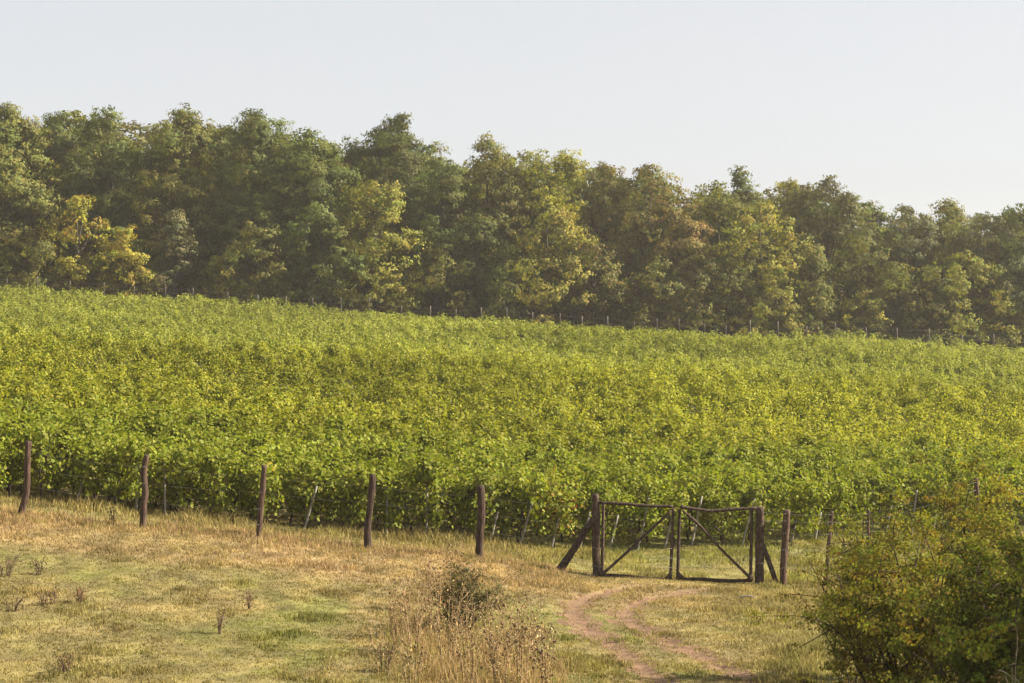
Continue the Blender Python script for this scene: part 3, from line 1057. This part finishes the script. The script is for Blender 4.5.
def make_tree(H, hw, tone, seed, low=.06, shape='oak', dens=1.0, leaf=.23, droop=0.0):
    """returns crown mesh and trunk mesh in local coordinates"""
    r = np.random.default_rng(seed)
    base = np.array(TONES[tone])
    nC = int(24 + 1.9 * H * hw * dens)
    tt = low + (1 - low) * r.random(nC) ** .9
    if shape == 'oak':
        prof = lambda t: np.clip(1 - np.clip(t, 0, 1) ** 2.4, 0, 1) ** .58 * (.84 + .16 * np.clip(t / .3, 0, 1))
    elif shape == 'spire':
        prof = lambda t: np.clip(1.08 - t, 0, 1) ** .75
    else:
        prof = lambda t: np.clip(1.05 - np.abs(t - .42) ** 1.7 * 2.2, .1, 1)
    az = r.uniform(0, 2 * np.pi, nC)
    ox = .08 * hw * np.sin(tt * 4 + seed)
    oy = .08 * hw * np.cos(tt * 3 + seed * 2)
    # a crown is several upright sub-crowns of unequal height round the leader
    nsc = 5 if shape == 'oak' else 3 if shape == 'dome' else 1
    saz = seed * 1.3 + np.arange(nsc) * 2 * np.pi / nsc + r.uniform(-.5, .5, nsc)
    sro = np.where(np.arange(nsc) == 0, 0, r.uniform(.38, .62, nsc)) * hw
    sh_ = np.where(np.arange(nsc) == 0, 1.0, r.uniform(.72, .98, nsc))
    swd = np.where(np.arange(nsc) == 0, .80, r.uniform(.56, .74, nsc)) * (1.0 if nsc > 1 else 1.2)
    w_ = swd ** 2 * sh_
    sc_ = r.choice(nsc, nC, p=w_ / w_.sum())
    lob = .70 + .5 * vnoise(az * 1.5, tt * 6, 1.0, seed % 50)
    rad = prof(tt) * hw * swd[sc_] * lob * (1 - .40 * r.random(nC) ** 2.2)
    cx = ox + np.cos(saz)[sc_] * sro[sc_] + np.cos(az) * rad
    cy = oy + np.sin(saz)[sc_] * sro[sc_] + np.sin(az) * rad
    cz = tt * H * sh_[sc_] - droop * rad
    az = np.arctan2(cy, cx)
    # a few leaders at the top make an uneven skyline
    nL = 5 + int(4 * r.random())
    lk = r.integers(0, nsc, nL)
    la = saz[lk]
    lr = sro[lk] + r.uniform(-.1, .1, nL) * hw
    lz = H * sh_[lk] * r.uniform(.90, 1.03, nL)
    nS = 3                                        # each leader carries sprays stacked below it
    cx = np.concatenate([cx] + [np.cos(la) * lr + r.normal(size=nL) * .25 for q in range(nS)])
    cy = np.concatenate([cy] + [np.sin(la) * lr + r.normal(size=nL) * .25 for q in range(nS)])
    cz = np.concatenate([cz] + [lz - q * .8 for q in range(nS)])
    az = np.concatenate([az] + [la] * nS)
    cr_ = np.concatenate([r.uniform(.65, 1.45, nC) * (1.15 - .35 * tt)] + [r.uniform(.35, .6, nL) + .25 * q for q in range(nS)]) * (H / 15) ** .45
    tot = len(cx)
    # every big clump is itself made of sprays, so that light and dark break up at two sizes
    nsub = np.maximum(3, (cr_ ** 2 * 13 * dens).astype(int))
    sid = np.repeat(np.arange(tot), nsub)
    ns = len(sid)
    SD = r.normal(size=(ns, 3))
    SD /= np.linalg.norm(SD, axis=1)[:, None]
    SC = np.stack([cx, cy, cz], -1)[sid] + SD * (cr_[sid] * r.random(ns) ** .4)[:, None] * np.array([1.12, 1.12, .70])
    sr = r.uniform(.24, .44, ns) * (H / 15) ** .25
    nl = (sr ** 2 * 85 * dens * (.21 / leaf) ** 1.5).astype(int) + 4
    cid = np.repeat(np.arange(ns), nl)
    m = len(cid)
    D = r.normal(size=(m, 3))
    D[:, 2] += .25
    D /= np.linalg.norm(D, axis=1)[:, None]
    P = SC[cid] + D * (sr[cid] * r.random(m) ** .4)[:, None] * np.array([1.2, 1.2, .7])
    P += r.normal(size=P.shape) * .06
    P[:, 2] = np.maximum(P[:, 2], .15)
    outw = np.stack([np.cos(az)[sid][cid], np.sin(az)[sid][cid], np.full(m, .45)], -1)
    N_ = D * .6 + SD[cid] * .6 + outw * .75 + r.normal(size=(m, 3)) * .24
    V, Fa = leaves(P, N_, leaf * r.uniform(.6, 1.35, m), LEAF4, r)
    ct = (base[None] * r.uniform(.74, 1.30, (tot, 1)) * (1 + .06 * r.normal(size=(tot, 3))))[sid] * r.uniform(.88, 1.12, (ns, 1))
    acc = {'yellow': [((.33, .13, .03), .04), ((.16, .16, .03), .25)], 'gold': [((.13, .14, .03), .28)], 'brown': [((.20, .12, .035), .12), ((.08, .10, .025), .25)],
           'rust': [((.10, .10, .03), .2)], 'olive': [((.22, .17, .035), .08)], 'light': [((.28, .23, .03), .12)]}.get(tone, [((.15, .135, .03), .025)])
    c = leaf_cols(m, 4, ct[cid], r, .12, acc, hue=.05)
    crown = make_mesh('tree_crown', V, Fa, c)
    g = Geo()
    top = H * .82
    ctr = spline([(0, 0, -.4), (r.normal() * .1, r.normal() * .1, H * .2), (ox[0] * .5, oy[0] * .5, H * .5), (ox[0], oy[0], top)], 12)
    tube(g, ctr, np.linspace(.020 * H, .004 * H, 12), 8, rough=.15, r=r)
    for k in r.choice(nC, min(nC, 14), replace=False):
        f = np.clip(cz[k] / H - .12, .08, .75)
        i = int(f * 11)
        a = ctr[i]
        b = np.array([cx[k], cy[k], cz[k]])
        tube(g, spline([a, a * .5 + b * .5 + np.array([0, 0, .3]), b], 6), np.linspace(.007 * H, .0016 * H, 6), 5, r=r)
    return crown, g.mesh('tree_trunk', True)


WOOD = 'trees of the wood above the vineyard'
#  u, top v, half width px, depth, tone, low, shape, name, label
FRONT = [
    (-50, 112, 50, 182, 'dark', .05, 'oak', 'oak_tree', None),
    (8, 107, 44, 181, 'olive', .05, 'oak', 'oak_tree', 'dark olive tree at the left edge of the wood, left of the yellow tree'),
    (58, 116, 34, 188, 'dark', .1, 'oak', 'oak_tree', 'narrow dark tree rising behind the low yellow tree'),
    (108, 105, 46, 184, 'green', .08, 'oak', 'oak_tree', 'broad dark green tree, tall one right behind the yellow tree'),
    (80, 196, 46, 177.5, 'yellow', .05, 'dome', 'yellow_tree', 'low bright yellow tree in front of the dark wood on the left'),
    (125, 228, 30, 177, 'yellow', .05, 'dome', 'yellow_tree', 'small yellow tree with orange tips right of the larger yellow one'),
    (182, 111, 42, 183, 'olive', .06, 'oak', 'oak_tree', 'olive tree with a rounded top, right of the yellow trees'),
    (174, 212, 26, 177, 'grey', .04, 'spire', 'sapling', 'grey-green young tree with pointed top right of the yellow trees'),
    (217, 258, 18, 176.6, 'light', .05, 'dome', 'sapling', 'small yellow-green sapling at the foot of the wood, left third'),
    (220, 128, 32, 189, 'dark', .1, 'oak', 'oak_tree', 'dark narrow tree between two rounded trees on the left'),
    (256, 112, 46, 183, 'green', .05, 'oak', 'oak_tree', 'big dark green tree with a flat broad top, left of centre'),
    (306, 130, 42, 181, 'green', .05, 'oak', 'oak_tree', 'dark green tree sloping down to the light green one'),
    (352, 140, 36, 189, 'dark', .1, 'oak', 'oak_tree', 'dark tree behind the light green tree left of centre'),
    (372, 180, 46, 178.5, 'light', .04, 'oak', 'hornbeam_tree', 'light green tree with a yellow right flank, left of centre'),
    (402, 258, 24, 177, 'gold', .04, 'dome', 'sapling', 'golden low tree at the right foot of the light green tree'),
    (402, 117, 42, 187, 'dark', .1, 'oak', 'oak_tree', 'tallest dark tree with a ragged twiggy top left of centre'),
    (440, 160, 38, 182, 'green', .05, 'oak', 'oak_tree', 'dark green tree in the shadow right of the light green tree'),
    (486, 140, 44, 184, 'olive', .05, 'oak', 'oak_tree', 'olive brown tree with a knobbly top in the middle of the wood'),
    (470, 215, 34, 178.5, 'dark', .04, 'oak', 'hornbeam_tree', 'dark middle-height tree left of the golden central tree'),
    (548, 198, 44, 177.8, 'gold', .04, 'oak', 'hornbeam_tree', 'golden green tree with a lit right side at the centre'),
    (528, 153, 34, 187, 'olive', .1, 'oak', 'oak_tree', 'olive treetop rising behind the golden central tree'),
    (566, 150, 38, 185, 'light', .06, 'oak', 'oak_tree', 'yellow-green tree top just right of centre'),
    (594, 232, 30, 177.5, 'brown', .04, 'oak', 'hornbeam_tree', 'brownish middle-height tree right beside the golden central tree'),
    (608, 162, 40, 184, 'brown', .06, 'oak', 'oak_tree', 'brown-green tree with a peaked top right of centre'),
    (650, 160, 42, 182, 'brown', .05, 'oak', 'oak_tree', 'broad brownish tree left of the rusty one'),
    (682, 190, 36, 180, 'rust', .05, 'oak', 'oak_tree', 'rusty brown tree, reddest of the right half'),
    (655, 255, 38, 177, 'olive', .04, 'dome', 'hornbeam_tree', 'low olive tree in front of the brownish trees'),
    (718, 186, 42, 183, 'olive', .06, 'oak', 'oak_tree', 'olive tree between the rusty tree and the golden tree'),
    (740, 170, 36, 189, 'green', .1, 'oak', 'oak_tree', 'dark green ragged treetop behind the golden tree'),
    (762, 203, 46, 178.5, 'gold', .04, 'oak', 'hornbeam_tree', 'broad golden tree right of centre, brightest of the right half'),
    (722, 258, 34, 177, 'green', .04, 'dome', 'hornbeam_tree', 'low green tree at the left foot of the broad golden tree'),
    (790, 178, 24, 186, 'light', .1, 'oak', 'oak_tree', 'slim light green treetop right above the golden tree'),
    (828, 174, 42, 183, 'grey', .05, 'oak', 'oak_tree', 'tall grey-green tree with a high dome, right third'),
    (812, 246, 28, 177.5, 'olive', .04, 'spire', 'hornbeam_tree', 'olive tapering tree at the foot of the tall grey-green one'),
    (868, 222, 38, 181, 'olive', .05, 'oak', 'oak_tree', 'olive tree in the dip right of the tall grey-green one'),
    (906, 204, 42, 183, 'grey', .05, 'oak', 'oak_tree', 'dull grey-green tree second from the tall domed tree'),
    (862, 292, 24, 176.5, 'gold', .04, 'dome', 'sapling', 'small yellow bush-like tree at the edge of the vines, right third'),
    (893, 262, 30, 177.5, 'olive', .04, 'dome', 'hornbeam_tree', 'low olive tree at the foot of the dull grey-green one'),
    (946, 204, 40, 185, 'olive', .06, 'oak', 'oak_tree', 'olive tree with a level top near the right edge'),
    (962, 252, 38, 178.5, 'light', .04, 'oak', 'hornbeam_tree', 'light olive tree lower than its neighbours near the right edge'),
    (986, 214, 36, 182, 'grey', .05, 'oak', 'oak_tree', 'grey-green tree left of the last dark tree'),
    (1018, 205, 40, 181, 'dark', .05, 'oak', 'oak_tree', 'last dark tree at the right edge of the photo'),
    (1002, 290, 26, 177, 'gold', .04, 'dome', 'sapling', 'small golden tree at the foot of the last dark tree'),
    (1072, 208, 46, 181, 'green', .05, 'oak', 'oak_tree', None),
    (30, 236, 34, 177.5, 'olive', .04, 'dome', 'hornbeam_tree', 'olive middle-height tree at the left foot of the yellow tree'),
    (262, 214, 38, 178, 'olive', .04, 'dome', 'hornbeam_tree', 'olive middle-height tree in front of the big flat-topped tree'),
    (318, 205, 38, 178, 'green', .04, 'dome', 'hornbeam_tree', 'leafy green middle-height tree left of the light green tree'),
    (444, 248, 32, 176.8, 'olive', .03, 'dome', 'hornbeam_tree', 'low olive tree between the light green and the golden central tree'),
    (508, 246, 30, 176.6, 'green', .03, 'dome', 'hornbeam_tree', 'low green tree at the left foot of the golden central tree'),
    (690, 244, 34, 176.8, 'brown', .03, 'dome', 'hornbeam_tree', 'low brownish tree below the rusty tree'),
    (776, 262, 30, 176.4, 'light', .03, 'dome', 'hornbeam_tree', 'low light green tree at the right foot of the broad golden tree'),
    (932, 266, 30, 176.6, 'olive', .03, 'dome', 'hornbeam_tree', 'low olive tree left of the light olive one near the right edge'),
]
for i, (u_, tv, hwp, Yt, tone, low, shape, nm, lab) in enumerate(FRONT):
    X_ = (u_ - 512) * Yt / F
    z0 = tz(X_, Yt)
    ztop = (HOR - tv) / F * Yt
    H = ztop - z0
    hw = hwp * Yt / F * 1.18
    crown, tr = make_tree(H * .985, hw, tone, 300 + i, low, shape, dens=1.0 if H > 8 else 1.25, leaf=.19 if H > 8 else .17)
    if lab is None:
        lab = 'dark tree standing just outside the ' + ('left' if u_ < 0 else 'right') + ' end of the view'
    t = thing(nm, lab, 'tree', (X_, Yt, z0), 0, WOOD)
    link('crown', crown, M_TREE, t)
    link('trunk', tr, M_BARK, t)

# trees deeper in the wood: copies of four forms
r = np.random.default_rng(23)
REAR = [make_tree(15, 3.9, tn, 400 + i, .06, 'oak', 1.0, .24) for i, tn in enumerate(('dark', 'green', 'olive', 'grey'))]
rp = []
for i, u_ in enumerate(np.arange(-190, 1240, 26)):
    Yt = 193 + r.uniform(-2, 4) + (i % 2) * 6
    skyl = np.interp(u_, [0, 105, 180, 255, 310, 350, 405, 440, 485, 530, 565, 610, 650, 690, 740, 790, 830, 880, 940, 1020], [112, 110, 116, 118, 132, 142, 128, 158, 150, 160, 157, 166, 166, 190, 178, 186, 184, 212, 210, 212])
    ztop = (HOR - skyl - 1 - r.uniform(-3, 9)) / F * Yt
    X_ = (u_ - 512) * Yt / F
    z0 = tz(X_, Yt)
    k = r.integers(0, 4)
    t = thing('oak_tree', 'tree standing deeper in the wood, only gaps of it seen between the front trees', 'tree', (X_, Yt, z0), r.uniform(0, 6.28), 'trees deeper in the wood')
    sc = (ztop - z0) / 15.3
    t.scale = (sc * 1.2, sc * 1.2, sc)
    if len([q for q in rp if q[0] == k]) == 0:
        a = link('crown', REAR[k][0], M_TREE, t)
        b = link('trunk', REAR[k][1], M_BARK, t)
        rp.append((k, a, b))
    else:
        q = [q for q in rp if q[0] == k][0]
        for o in q[1:]:
            c = o.copy()
            C.objects.link(c)
            c.parent = t

# undergrowth closing the foot of the wood
gu = Geo()
r = np.random.default_rng(29)
n = 620
X_ = r.uniform(-70, 70, n)
Y_ = r.uniform(179, 228, n)
hh = r.uniform(1.2, 3.2, n) + np.clip((Y_ - 190) * .12, 0, 4)
per = 130
cid = np.repeat(np.arange(n), per)
D = r.normal(size=(n * per, 3))
D /= np.linalg.norm(D, axis=1)[:, None]
P = np.stack([X_, Y_, terrain(X_, Y_) + hh * .45], -1)[cid] + D * (r.random(n * per) ** .5)[:, None] * np.stack([hh * .6, hh * .6, hh * .5], -1)[cid]
V, Fa = leaves(P, D + r.normal(size=D.shape) * .5, r.uniform(.2, .38, n * per), LEAF4, r)
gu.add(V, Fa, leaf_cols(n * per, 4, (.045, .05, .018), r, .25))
kind(link('undergrowth', gu.mesh('undergrowth'), M_TREE), 'stuff')

# ------------------------------------------------------------------ shrubs in front
def make_shrub(H, W, seed, nstem, tone, leaf, nleaf, acc=None, lean=(0, 0), lowleaf=.2, shape=LEAF4, upright=.6, twig_r=.03, spray=34):
    r = np.random.default_rng(seed)
    g = Geo()
    tips, dirs = [], []
    for s in range(nstem):
        a = r.uniform(0, 2 * np.pi)
        d = np.array([np.cos(a), np.sin(a), 0])
        out_ = W * r.uniform(.25, 1.0)
        hh = H * r.uniform(.55, 1.0) * (1 - .25 * (out_ / W) ** 2)
        b0 = d * r.uniform(0, .16) * W
        end = d * out_ + np.array([lean[0], lean[1], max(hh, .45 * H)])
        mid = d * out_ * .42 + np.array([lean[0] * .4, lean[1] * .4, hh * upright]) + r.normal(size=3) * .06 * H
        P = spline([b0 + np.array([0, 0, -.1]), mid, end], 12)
        tube(g, P, np.linspace(twig_r, twig_r * .16, 12) * r.uniform(.6, 1.1), 5, rough=.2, r=r)
        for k in range(7):
            i = int(r.integers(3, 12))
            dd = r.normal(size=3)
            dd /= np.linalg.norm(dd)
            dd = dd * .8 + d * .4 + np.array([0, 0, .35])
            ln = H * r.uniform(.12, .30)
            e = P[i] + dd * ln
            Q = spline([P[i], P[i] + dd * ln * .5 + r.normal(size=3) * .05 * ln, e - np.array([0, 0, .12 * ln])], 6)
            tube(g, Q, np.linspace(twig_r * .3, twig_r * .09, 6), 4, r=r)
            for q in (2, 3, 4, 5, 5):
                tips.append(Q[q])
                dirs.append(dd)
        for i in range(4, 12):
            tips.append(P[i])
            dirs.append(d)
    tips = np.array(tips)
    dirs = np.array(dirs)
    keep = tips[:, 2] > lowleaf * H * r.uniform(.5, 1.2, len(tips))
    tips, dirs = tips[keep], dirs[keep]
    ncl = max(30, nleaf // spray)
    pick = r.integers(0, len(tips), ncl)
    cc_ = tips[pick] + r.normal(size=(ncl, 3)) * .025 * H
    cr2 = H * r.uniform(.022, .055, ncl)
    outd = dirs[pick] * .5 + np.stack([cc_[:, 0] / W, cc_[:, 1] / W, np.full(ncl, .55)], -1) + r.normal(size=(ncl, 3)) * .3
    k = r.integers(0, ncl, nleaf)
    D = r.normal(size=(nleaf, 3))
    D /= np.linalg.norm(D, axis=1)[:, None]
    P = cc_[k] + D * (cr2[k] * r.random(nleaf) ** .4)[:, None] * np.array([1.25, 1.25, .7])
    N_ = outd[k] + D * .5 + r.normal(size=(nleaf, 3)) * .35
    V, Fa = leaves(P, N_, leaf * r.uniform(.55, 1.3, nleaf), shape, r)
    ctone = np.array(tone)[None] * r.uniform(.72, 1.32, (ncl, 1)) * (1 + .07 * r.normal(size=(ncl, 3)))
    c = leaf_cols(nleaf, len(shape), ctone[k], r, .15, acc)
    return make_mesh('shrub_foliage', V, Fa, c), g.mesh('shrub_stems', True)


def place_shrub(name, label, cat, x_, y_, fol, st, group=None, twig=None, sink=0):
    t = thing(name, label, cat, (x_, y_, tz(x_, y_) - sink), 0, group)
    link('foliage', fol, M_SHRUB, t)
    link('stem', st, twig or M_TWIG, t)
    return t


def at_depth(u_, Y):
    return (u_ - 512) * Y / F, Y


BUSH = 'bushes at the right edge'
x_, y_ = at_depth(925, 25.0)
f_, s_ = make_shrub(2.85, 1.4, 51, 34, (.150, .142, .030), .038, 44000, [((.22, .10, .035), .015), ((.20, .19, .03), .06)], upright=.62, lowleaf=.12)
place_shrub('bush', 'sparse olive bush with reddish leaf tips left of the dark bush', 'bush', x_, y_, f_, s_, BUSH)
x_, y_ = at_depth(1026, 22.0)
f_, s_ = make_shrub(2.85, 1.0, 52, 30, (.070, .080, .018), .042, 36000, [((.09, .11, .018), .05)], upright=.6, lowleaf=.10)
place_shrub('bush', 'dense dark green bush at the lower right edge', 'bush', x_, y_, f_, s_, BUSH)
x_, y_ = at_depth(985, 31.5)
f_, s_ = make_shrub(3.5, 1.5, 53, 34, (.165, .160, .030), .045, 34000, [((.22, .12, .03), .01), ((.24, .22, .04), .06)], upright=.6, lowleaf=.25)
place_shrub('bush', 'yellowish bush rising behind the dark bush up to the vines', 'bush', x_, y_, f_, s_, BUSH)
x_, y_ = at_depth(872, 33.5)
f_, s_ = make_shrub(2.7, .95, 54, 26, (.150, .15, .028), .04, 13000, [((.20, .20, .035), .12), ((.22, .08, .03), .02)], upright=.6, lowleaf=.15)
place_shrub('bush', 'thin twiggy bush in front of the wire fence right of the gate', 'bush', x_, y_, f_, s_, BUSH)
x_, y_ = at_depth(846, 27.5)
f_, s_ = make_shrub(1.15, .6, 55, 20, (.12, .11, .03), .036, 5000, [((.2, .15, .05), .2)], upright=.6)
place_shrub('bush', 'low dull bush at the left foot of the olive bush', 'bush', x_, y_, f_, s_, BUSH)
x_, y_ = at_depth(1014, 19.0)
f_, s_ = make_shrub(1.75, .55, 56, 46, (.12, .085, .05), .03, 500, None, upright=.55, twig_r=.012)
place_shrub('dead_bush', 'tangle of bare grey twigs in the lower right corner', 'bush', x_, y_, f_, s_, BUSH, M_DRYTWIG)
x_, y_ = at_depth(955, 20.5)
f_, s_ = make_shrub(1.42, .16, 57, 9, (.17, .22, .03), .06, 420, None, upright=.7, lowleaf=.6, twig_r=.01)
place_shrub('young_shoot', 'small bright green shoot at the foot of the dark bush', 'plant', x_, y_, f_, s_)

# dark broom shrub among the dry weeds
bx, by = ground_at(460, 634)
f_, s_ = make_shrub(1.28, .80, 58, 38, (.082, .074, .036), .06, 4200, [((.17, .13, .06), .18)], lean=(.1, 0), upright=.6, shape=LEAF4N, twig_r=.014, spray=3, lowleaf=.05)
place_shrub('bush', 'dark grey-green wispy bush among the dry weeds', 'bush', bx, by, f_, s_)

# ------------------------------------------------------------------ dry weeds
def make_weed(H, seed, nst, spread, tone, headr=.02, leafy=90):
    r = np.random.default_rng(seed)
    g = Geo()
    heads = []
    lp = []
    for s in range(nst):
        a = r.uniform(0, 2 * np.pi)
        d = np.array([np.cos(a), np.sin(a), 0])
        hh = H * r.uniform(.6, 1.0)
        P = spline([d * .30 * spread, d * spread * .5 + np.array([0, 0, hh * .55]), d * spread * r.uniform(.5, 1.1) + np.array([0, 0, hh])], 10)
        tube(g, P, np.linspace(.009, .004, 10), 4, r=r)
        heads.append(P[-1])
        lp.extend(P[1:9])
        for k in range(4):
            i = int(r.integers(4, 10))
            dd = r.normal(size=3) * np.array([1, 1, .3]) + np.array([0, 0, .9])
            dd /= np.linalg.norm(dd)
            e = P[i] + dd * H * r.uniform(.10, .24)
            tube(g, spline([P[i], (P[i] + e) / 2 + d * .01, e], 5), np.linspace(.0045, .003, 5), 4, r=r)
            heads.append(e)
            lp.append((P[i] + e) / 2)
    lp = np.array(lp)
    k = r.integers(0, len(lp), leafy)
    P = lp[k] + r.normal(size=(leafy, 3)) * .065
    V, Fa = leaves(P, r.normal(size=(leafy, 3)), r.uniform(.025, .065, leafy), LEAF4N, r)
    fol = make_mesh('weed_leaves', V, Fa, leaf_cols(leafy, 4, tone, r, .25))
    return fol, g.mesh('weed_stems', True), np.array(heads)


def head_mesh(rad, seed):
    r = np.random.default_rng(seed)
    g = Geo()
    zz = np.linspace(-1, 1.2, 6)
    tube(g, np.stack([0 * zz, 0 * zz, zz * rad], -1), rad * np.array([.35, .85, 1.0, .9, .65, .3]), 7, rough=.5, r=r)
    return g.mesh('seed_head')


M_HEAD = noise_mat('seed_head_brown', (.06, .036, .02), (.18, .115, .06), 40)
M_STALK = noise_mat('dry_stalk', (.16, .105, .055), (.36, .26, .14), 20)
M_DSTALK = noise_mat('dark_dry_stalk', (.05, .032, .022), (.13, .085, .055), 20)
HEADS = [head_mesh(.017, 1), head_mesh(.023, 2), head_mesh(.013, 3)]
for hm in HEADS:
    hm.materials.append(M_HEAD)

WEEDS = [  # base u, base v, height px, stems, spread m, tone, label
    (398, 640, 52, 5, .30, (.28, .19, .085), 'bent brown weed with round seed heads at the left of the dry clump'),
    (415, 655, 78, 7, .32, (.27, .19, .085), 'tall tan weed on the left side of the dry clump'),
    (432, 640, 80, 8, .30, (.30, .19, .075), 'orange-brown weed in the upper left of the dry clump'),
    (448, 668, 84, 8, .34, (.33, .24, .11), 'straw-coloured weed in the middle of the dry clump'),
    (428, 612, 62, 5, .25, (.28, .2, .09), 'thin pale weed behind the left of the dry clump'),
    (455, 600, 56, 6, .25, (.30, .22, .10), 'feathery straw weed just behind the dark wispy bush'),
    (470, 690, 86, 8, .34, (.28, .2, .09), 'dense tan weed at the bottom middle of the dry clump'),
    (492, 662, 66, 6, .32, (.34, .25, .12), 'pale weed below the dark wispy bush'),
    (505, 640, 64, 5, .30, (.27, .22, .085), 'greenish straw weed right of the dark wispy bush'),
    (500, 705, 84, 7, .22, (.26, .18, .085), 'upright dark-headed weed at the bottom edge of the clump'),
    (522, 690, 92, 7, .24, (.30, .21, .095), 'tall dark-stemmed weed at the bottom right of the clump'),
    (540, 672, 50, 5, .30, (.36, .28, .14), 'short pale weed at the right foot of the clump'),
    (526, 655, 58, 4, .40, (.31, .23, .1), 'leaning weed arching out to the right of the clump'),
    (548, 708, 66, 6, .20, (.28, .2, .09), 'rightmost dark-headed weed at the bottom edge'),
    (412, 690, 56, 6, .30, (.30, .24, .10), 'short straw weed at the bottom left of the clump'),
    (385, 672, 34, 4, .18, (.16, .13, .06), 'small dark weed standing in the grass left of the clump'),
]
for i, (u_, v_, hp, nst, spr, tone, lab) in enumerate(WEEDS):
    if v_ < 700:
        wx, wy = ground_at(u_, v_)
    else:
        wx, wy = at_depth(u_, 30.6)
    H = hp * wy / F
    fol, st, heads = make_weed(H, 600 + i, nst + 2, spr, tone, leafy=320)
    t = thing('dry_weed', lab, 'weed', (wx, wy, tz(wx, wy)), 0, 'dry weeds in the clump')
    link('foliage', fol, M_DRY, t)
    link('stem', st, M_DSTALK if tone[0] < .20 else M_STALK, t)
    for q, h in enumerate(heads):
        if q % 3 and i not in (9, 10, 13):
            continue
        o = bpy.data.objects.new('seed_head', HEADS[random.randrange(3)])
        C.objects.link(o)
        o.parent = t
        o.location = h
        o.rotation_euler = (random.uniform(-.6, .6), random.uniform(-.6, .6), random.random() * 6)

SMALL = [
    (6, 576, 20, 9, .26, (.06, .055, .03), 'dark bushy weed at the left edge of the meadow'),
    (39, 575, 17, 5, .14, (.07, .05, .032), 'small dark weed second from the left edge of the meadow'),
    (12, 612, 16, 7, .25, (.08, .055, .035), 'low dark brown weed at the left edge below the bushy one'),
    (44, 606, 14, 4, .12, (.13, .07, .045), 'tiny brown weed in the left meadow near the edge'),
    (80, 603, 15, 5, .12, (.20, .10, .055), 'reddish dry stalks in the left meadow'),
    (53, 604, 14, 4, .10, (.15, .085, .05), 'thin brown stalks left of the reddish dry stalks'),
    (218, 634, 27, 4, .14, (.13, .085, .05), 'forked brown weed standing alone in the left meadow'),
    (249, 610, 20, 3, .07, (.15, .09, .05), 'thin brown stalk right of the forked brown weed'),
    (113, 525, 16, 3, .07, (.10, .07, .04), 'small brown stalk in the straw near the crooked post'),
    (66, 672, 20, 5, .16, (.20, .13, .075), 'dry brown weed near the lower left corner'),
    (543, 640, 18, 4, .22, (.14, .1, .05), 'small brown weed between the clump and the track'),
]
for i, (u_, v_, hp, nst, spr, tone, lab) in enumerate(SMALL):
    wx, wy = ground_at(u_, v_)
    H = hp * wy / F
    fol, st, heads = make_weed(H, 700 + i, nst + 1, spr, tone, leafy=70)
    t = thing('meadow_weed', lab, 'weed', (wx, wy, tz(wx, wy)), 0, 'single weeds in the meadow')
    link('foliage', fol, M_DRY, t)
    link('stem', st, M_DSTALK, t)
    for h in heads[::3]:
        o = bpy.data.objects.new('seed_head', HEADS[2])
        C.objects.link(o)
        o.parent = t
        o.location = h
        o.rotation_euler = (random.uniform(-.6, .6), random.uniform(-.6, .6), 0)

# pale stick lying in the grass right of the track
wx, wy = ground_at(747, 600)
g = Geo()
tube(g, spline([(-.16, .02, .03), (0, 0, .07), (.10, -.02, .06), (.17, -.05, .03)], 9), np.linspace(.02, .012, 9), 7, rough=.2)
o = link('fallen_stick', g.mesh('fallen_stick', True), M_STAKE, None, (wx, wy, tz(wx, wy) + .02))
o['label'] = 'pale stick lying in the grass in front of the right gate post'
o['category'] = 'stick'

# ------------------------------------------------------------------ morning haze
hm, N, L, out = new_mat('haze')
pv = N.new('ShaderNodeVolumePrincipled')
pv.inputs['Color'].default_value = (.97, .93, .84, 1)
pv.inputs['Density'].default_value = .00027
pv.inputs['Anisotropy'].default_value = .35
L.new(pv.outputs[0], out.inputs['Volume'])
g = Geo()
x0, x1, y0, y1, z0, z1 = -905, 905, -65, 1010, -10, 27
V = np.array([[a, b, c] for a in (x0, x1) for b in (y0, y1) for c in (z0, z1)], float)
g.add(V, np.array([[0, 1, 3, 2], [4, 6, 7, 5], [0, 4, 5, 1], [2, 3, 7, 6], [0, 2, 6, 4], [1, 5, 7, 3]]))
haze = kind(link('haze', g.mesh('haze'), hm), 'stuff')
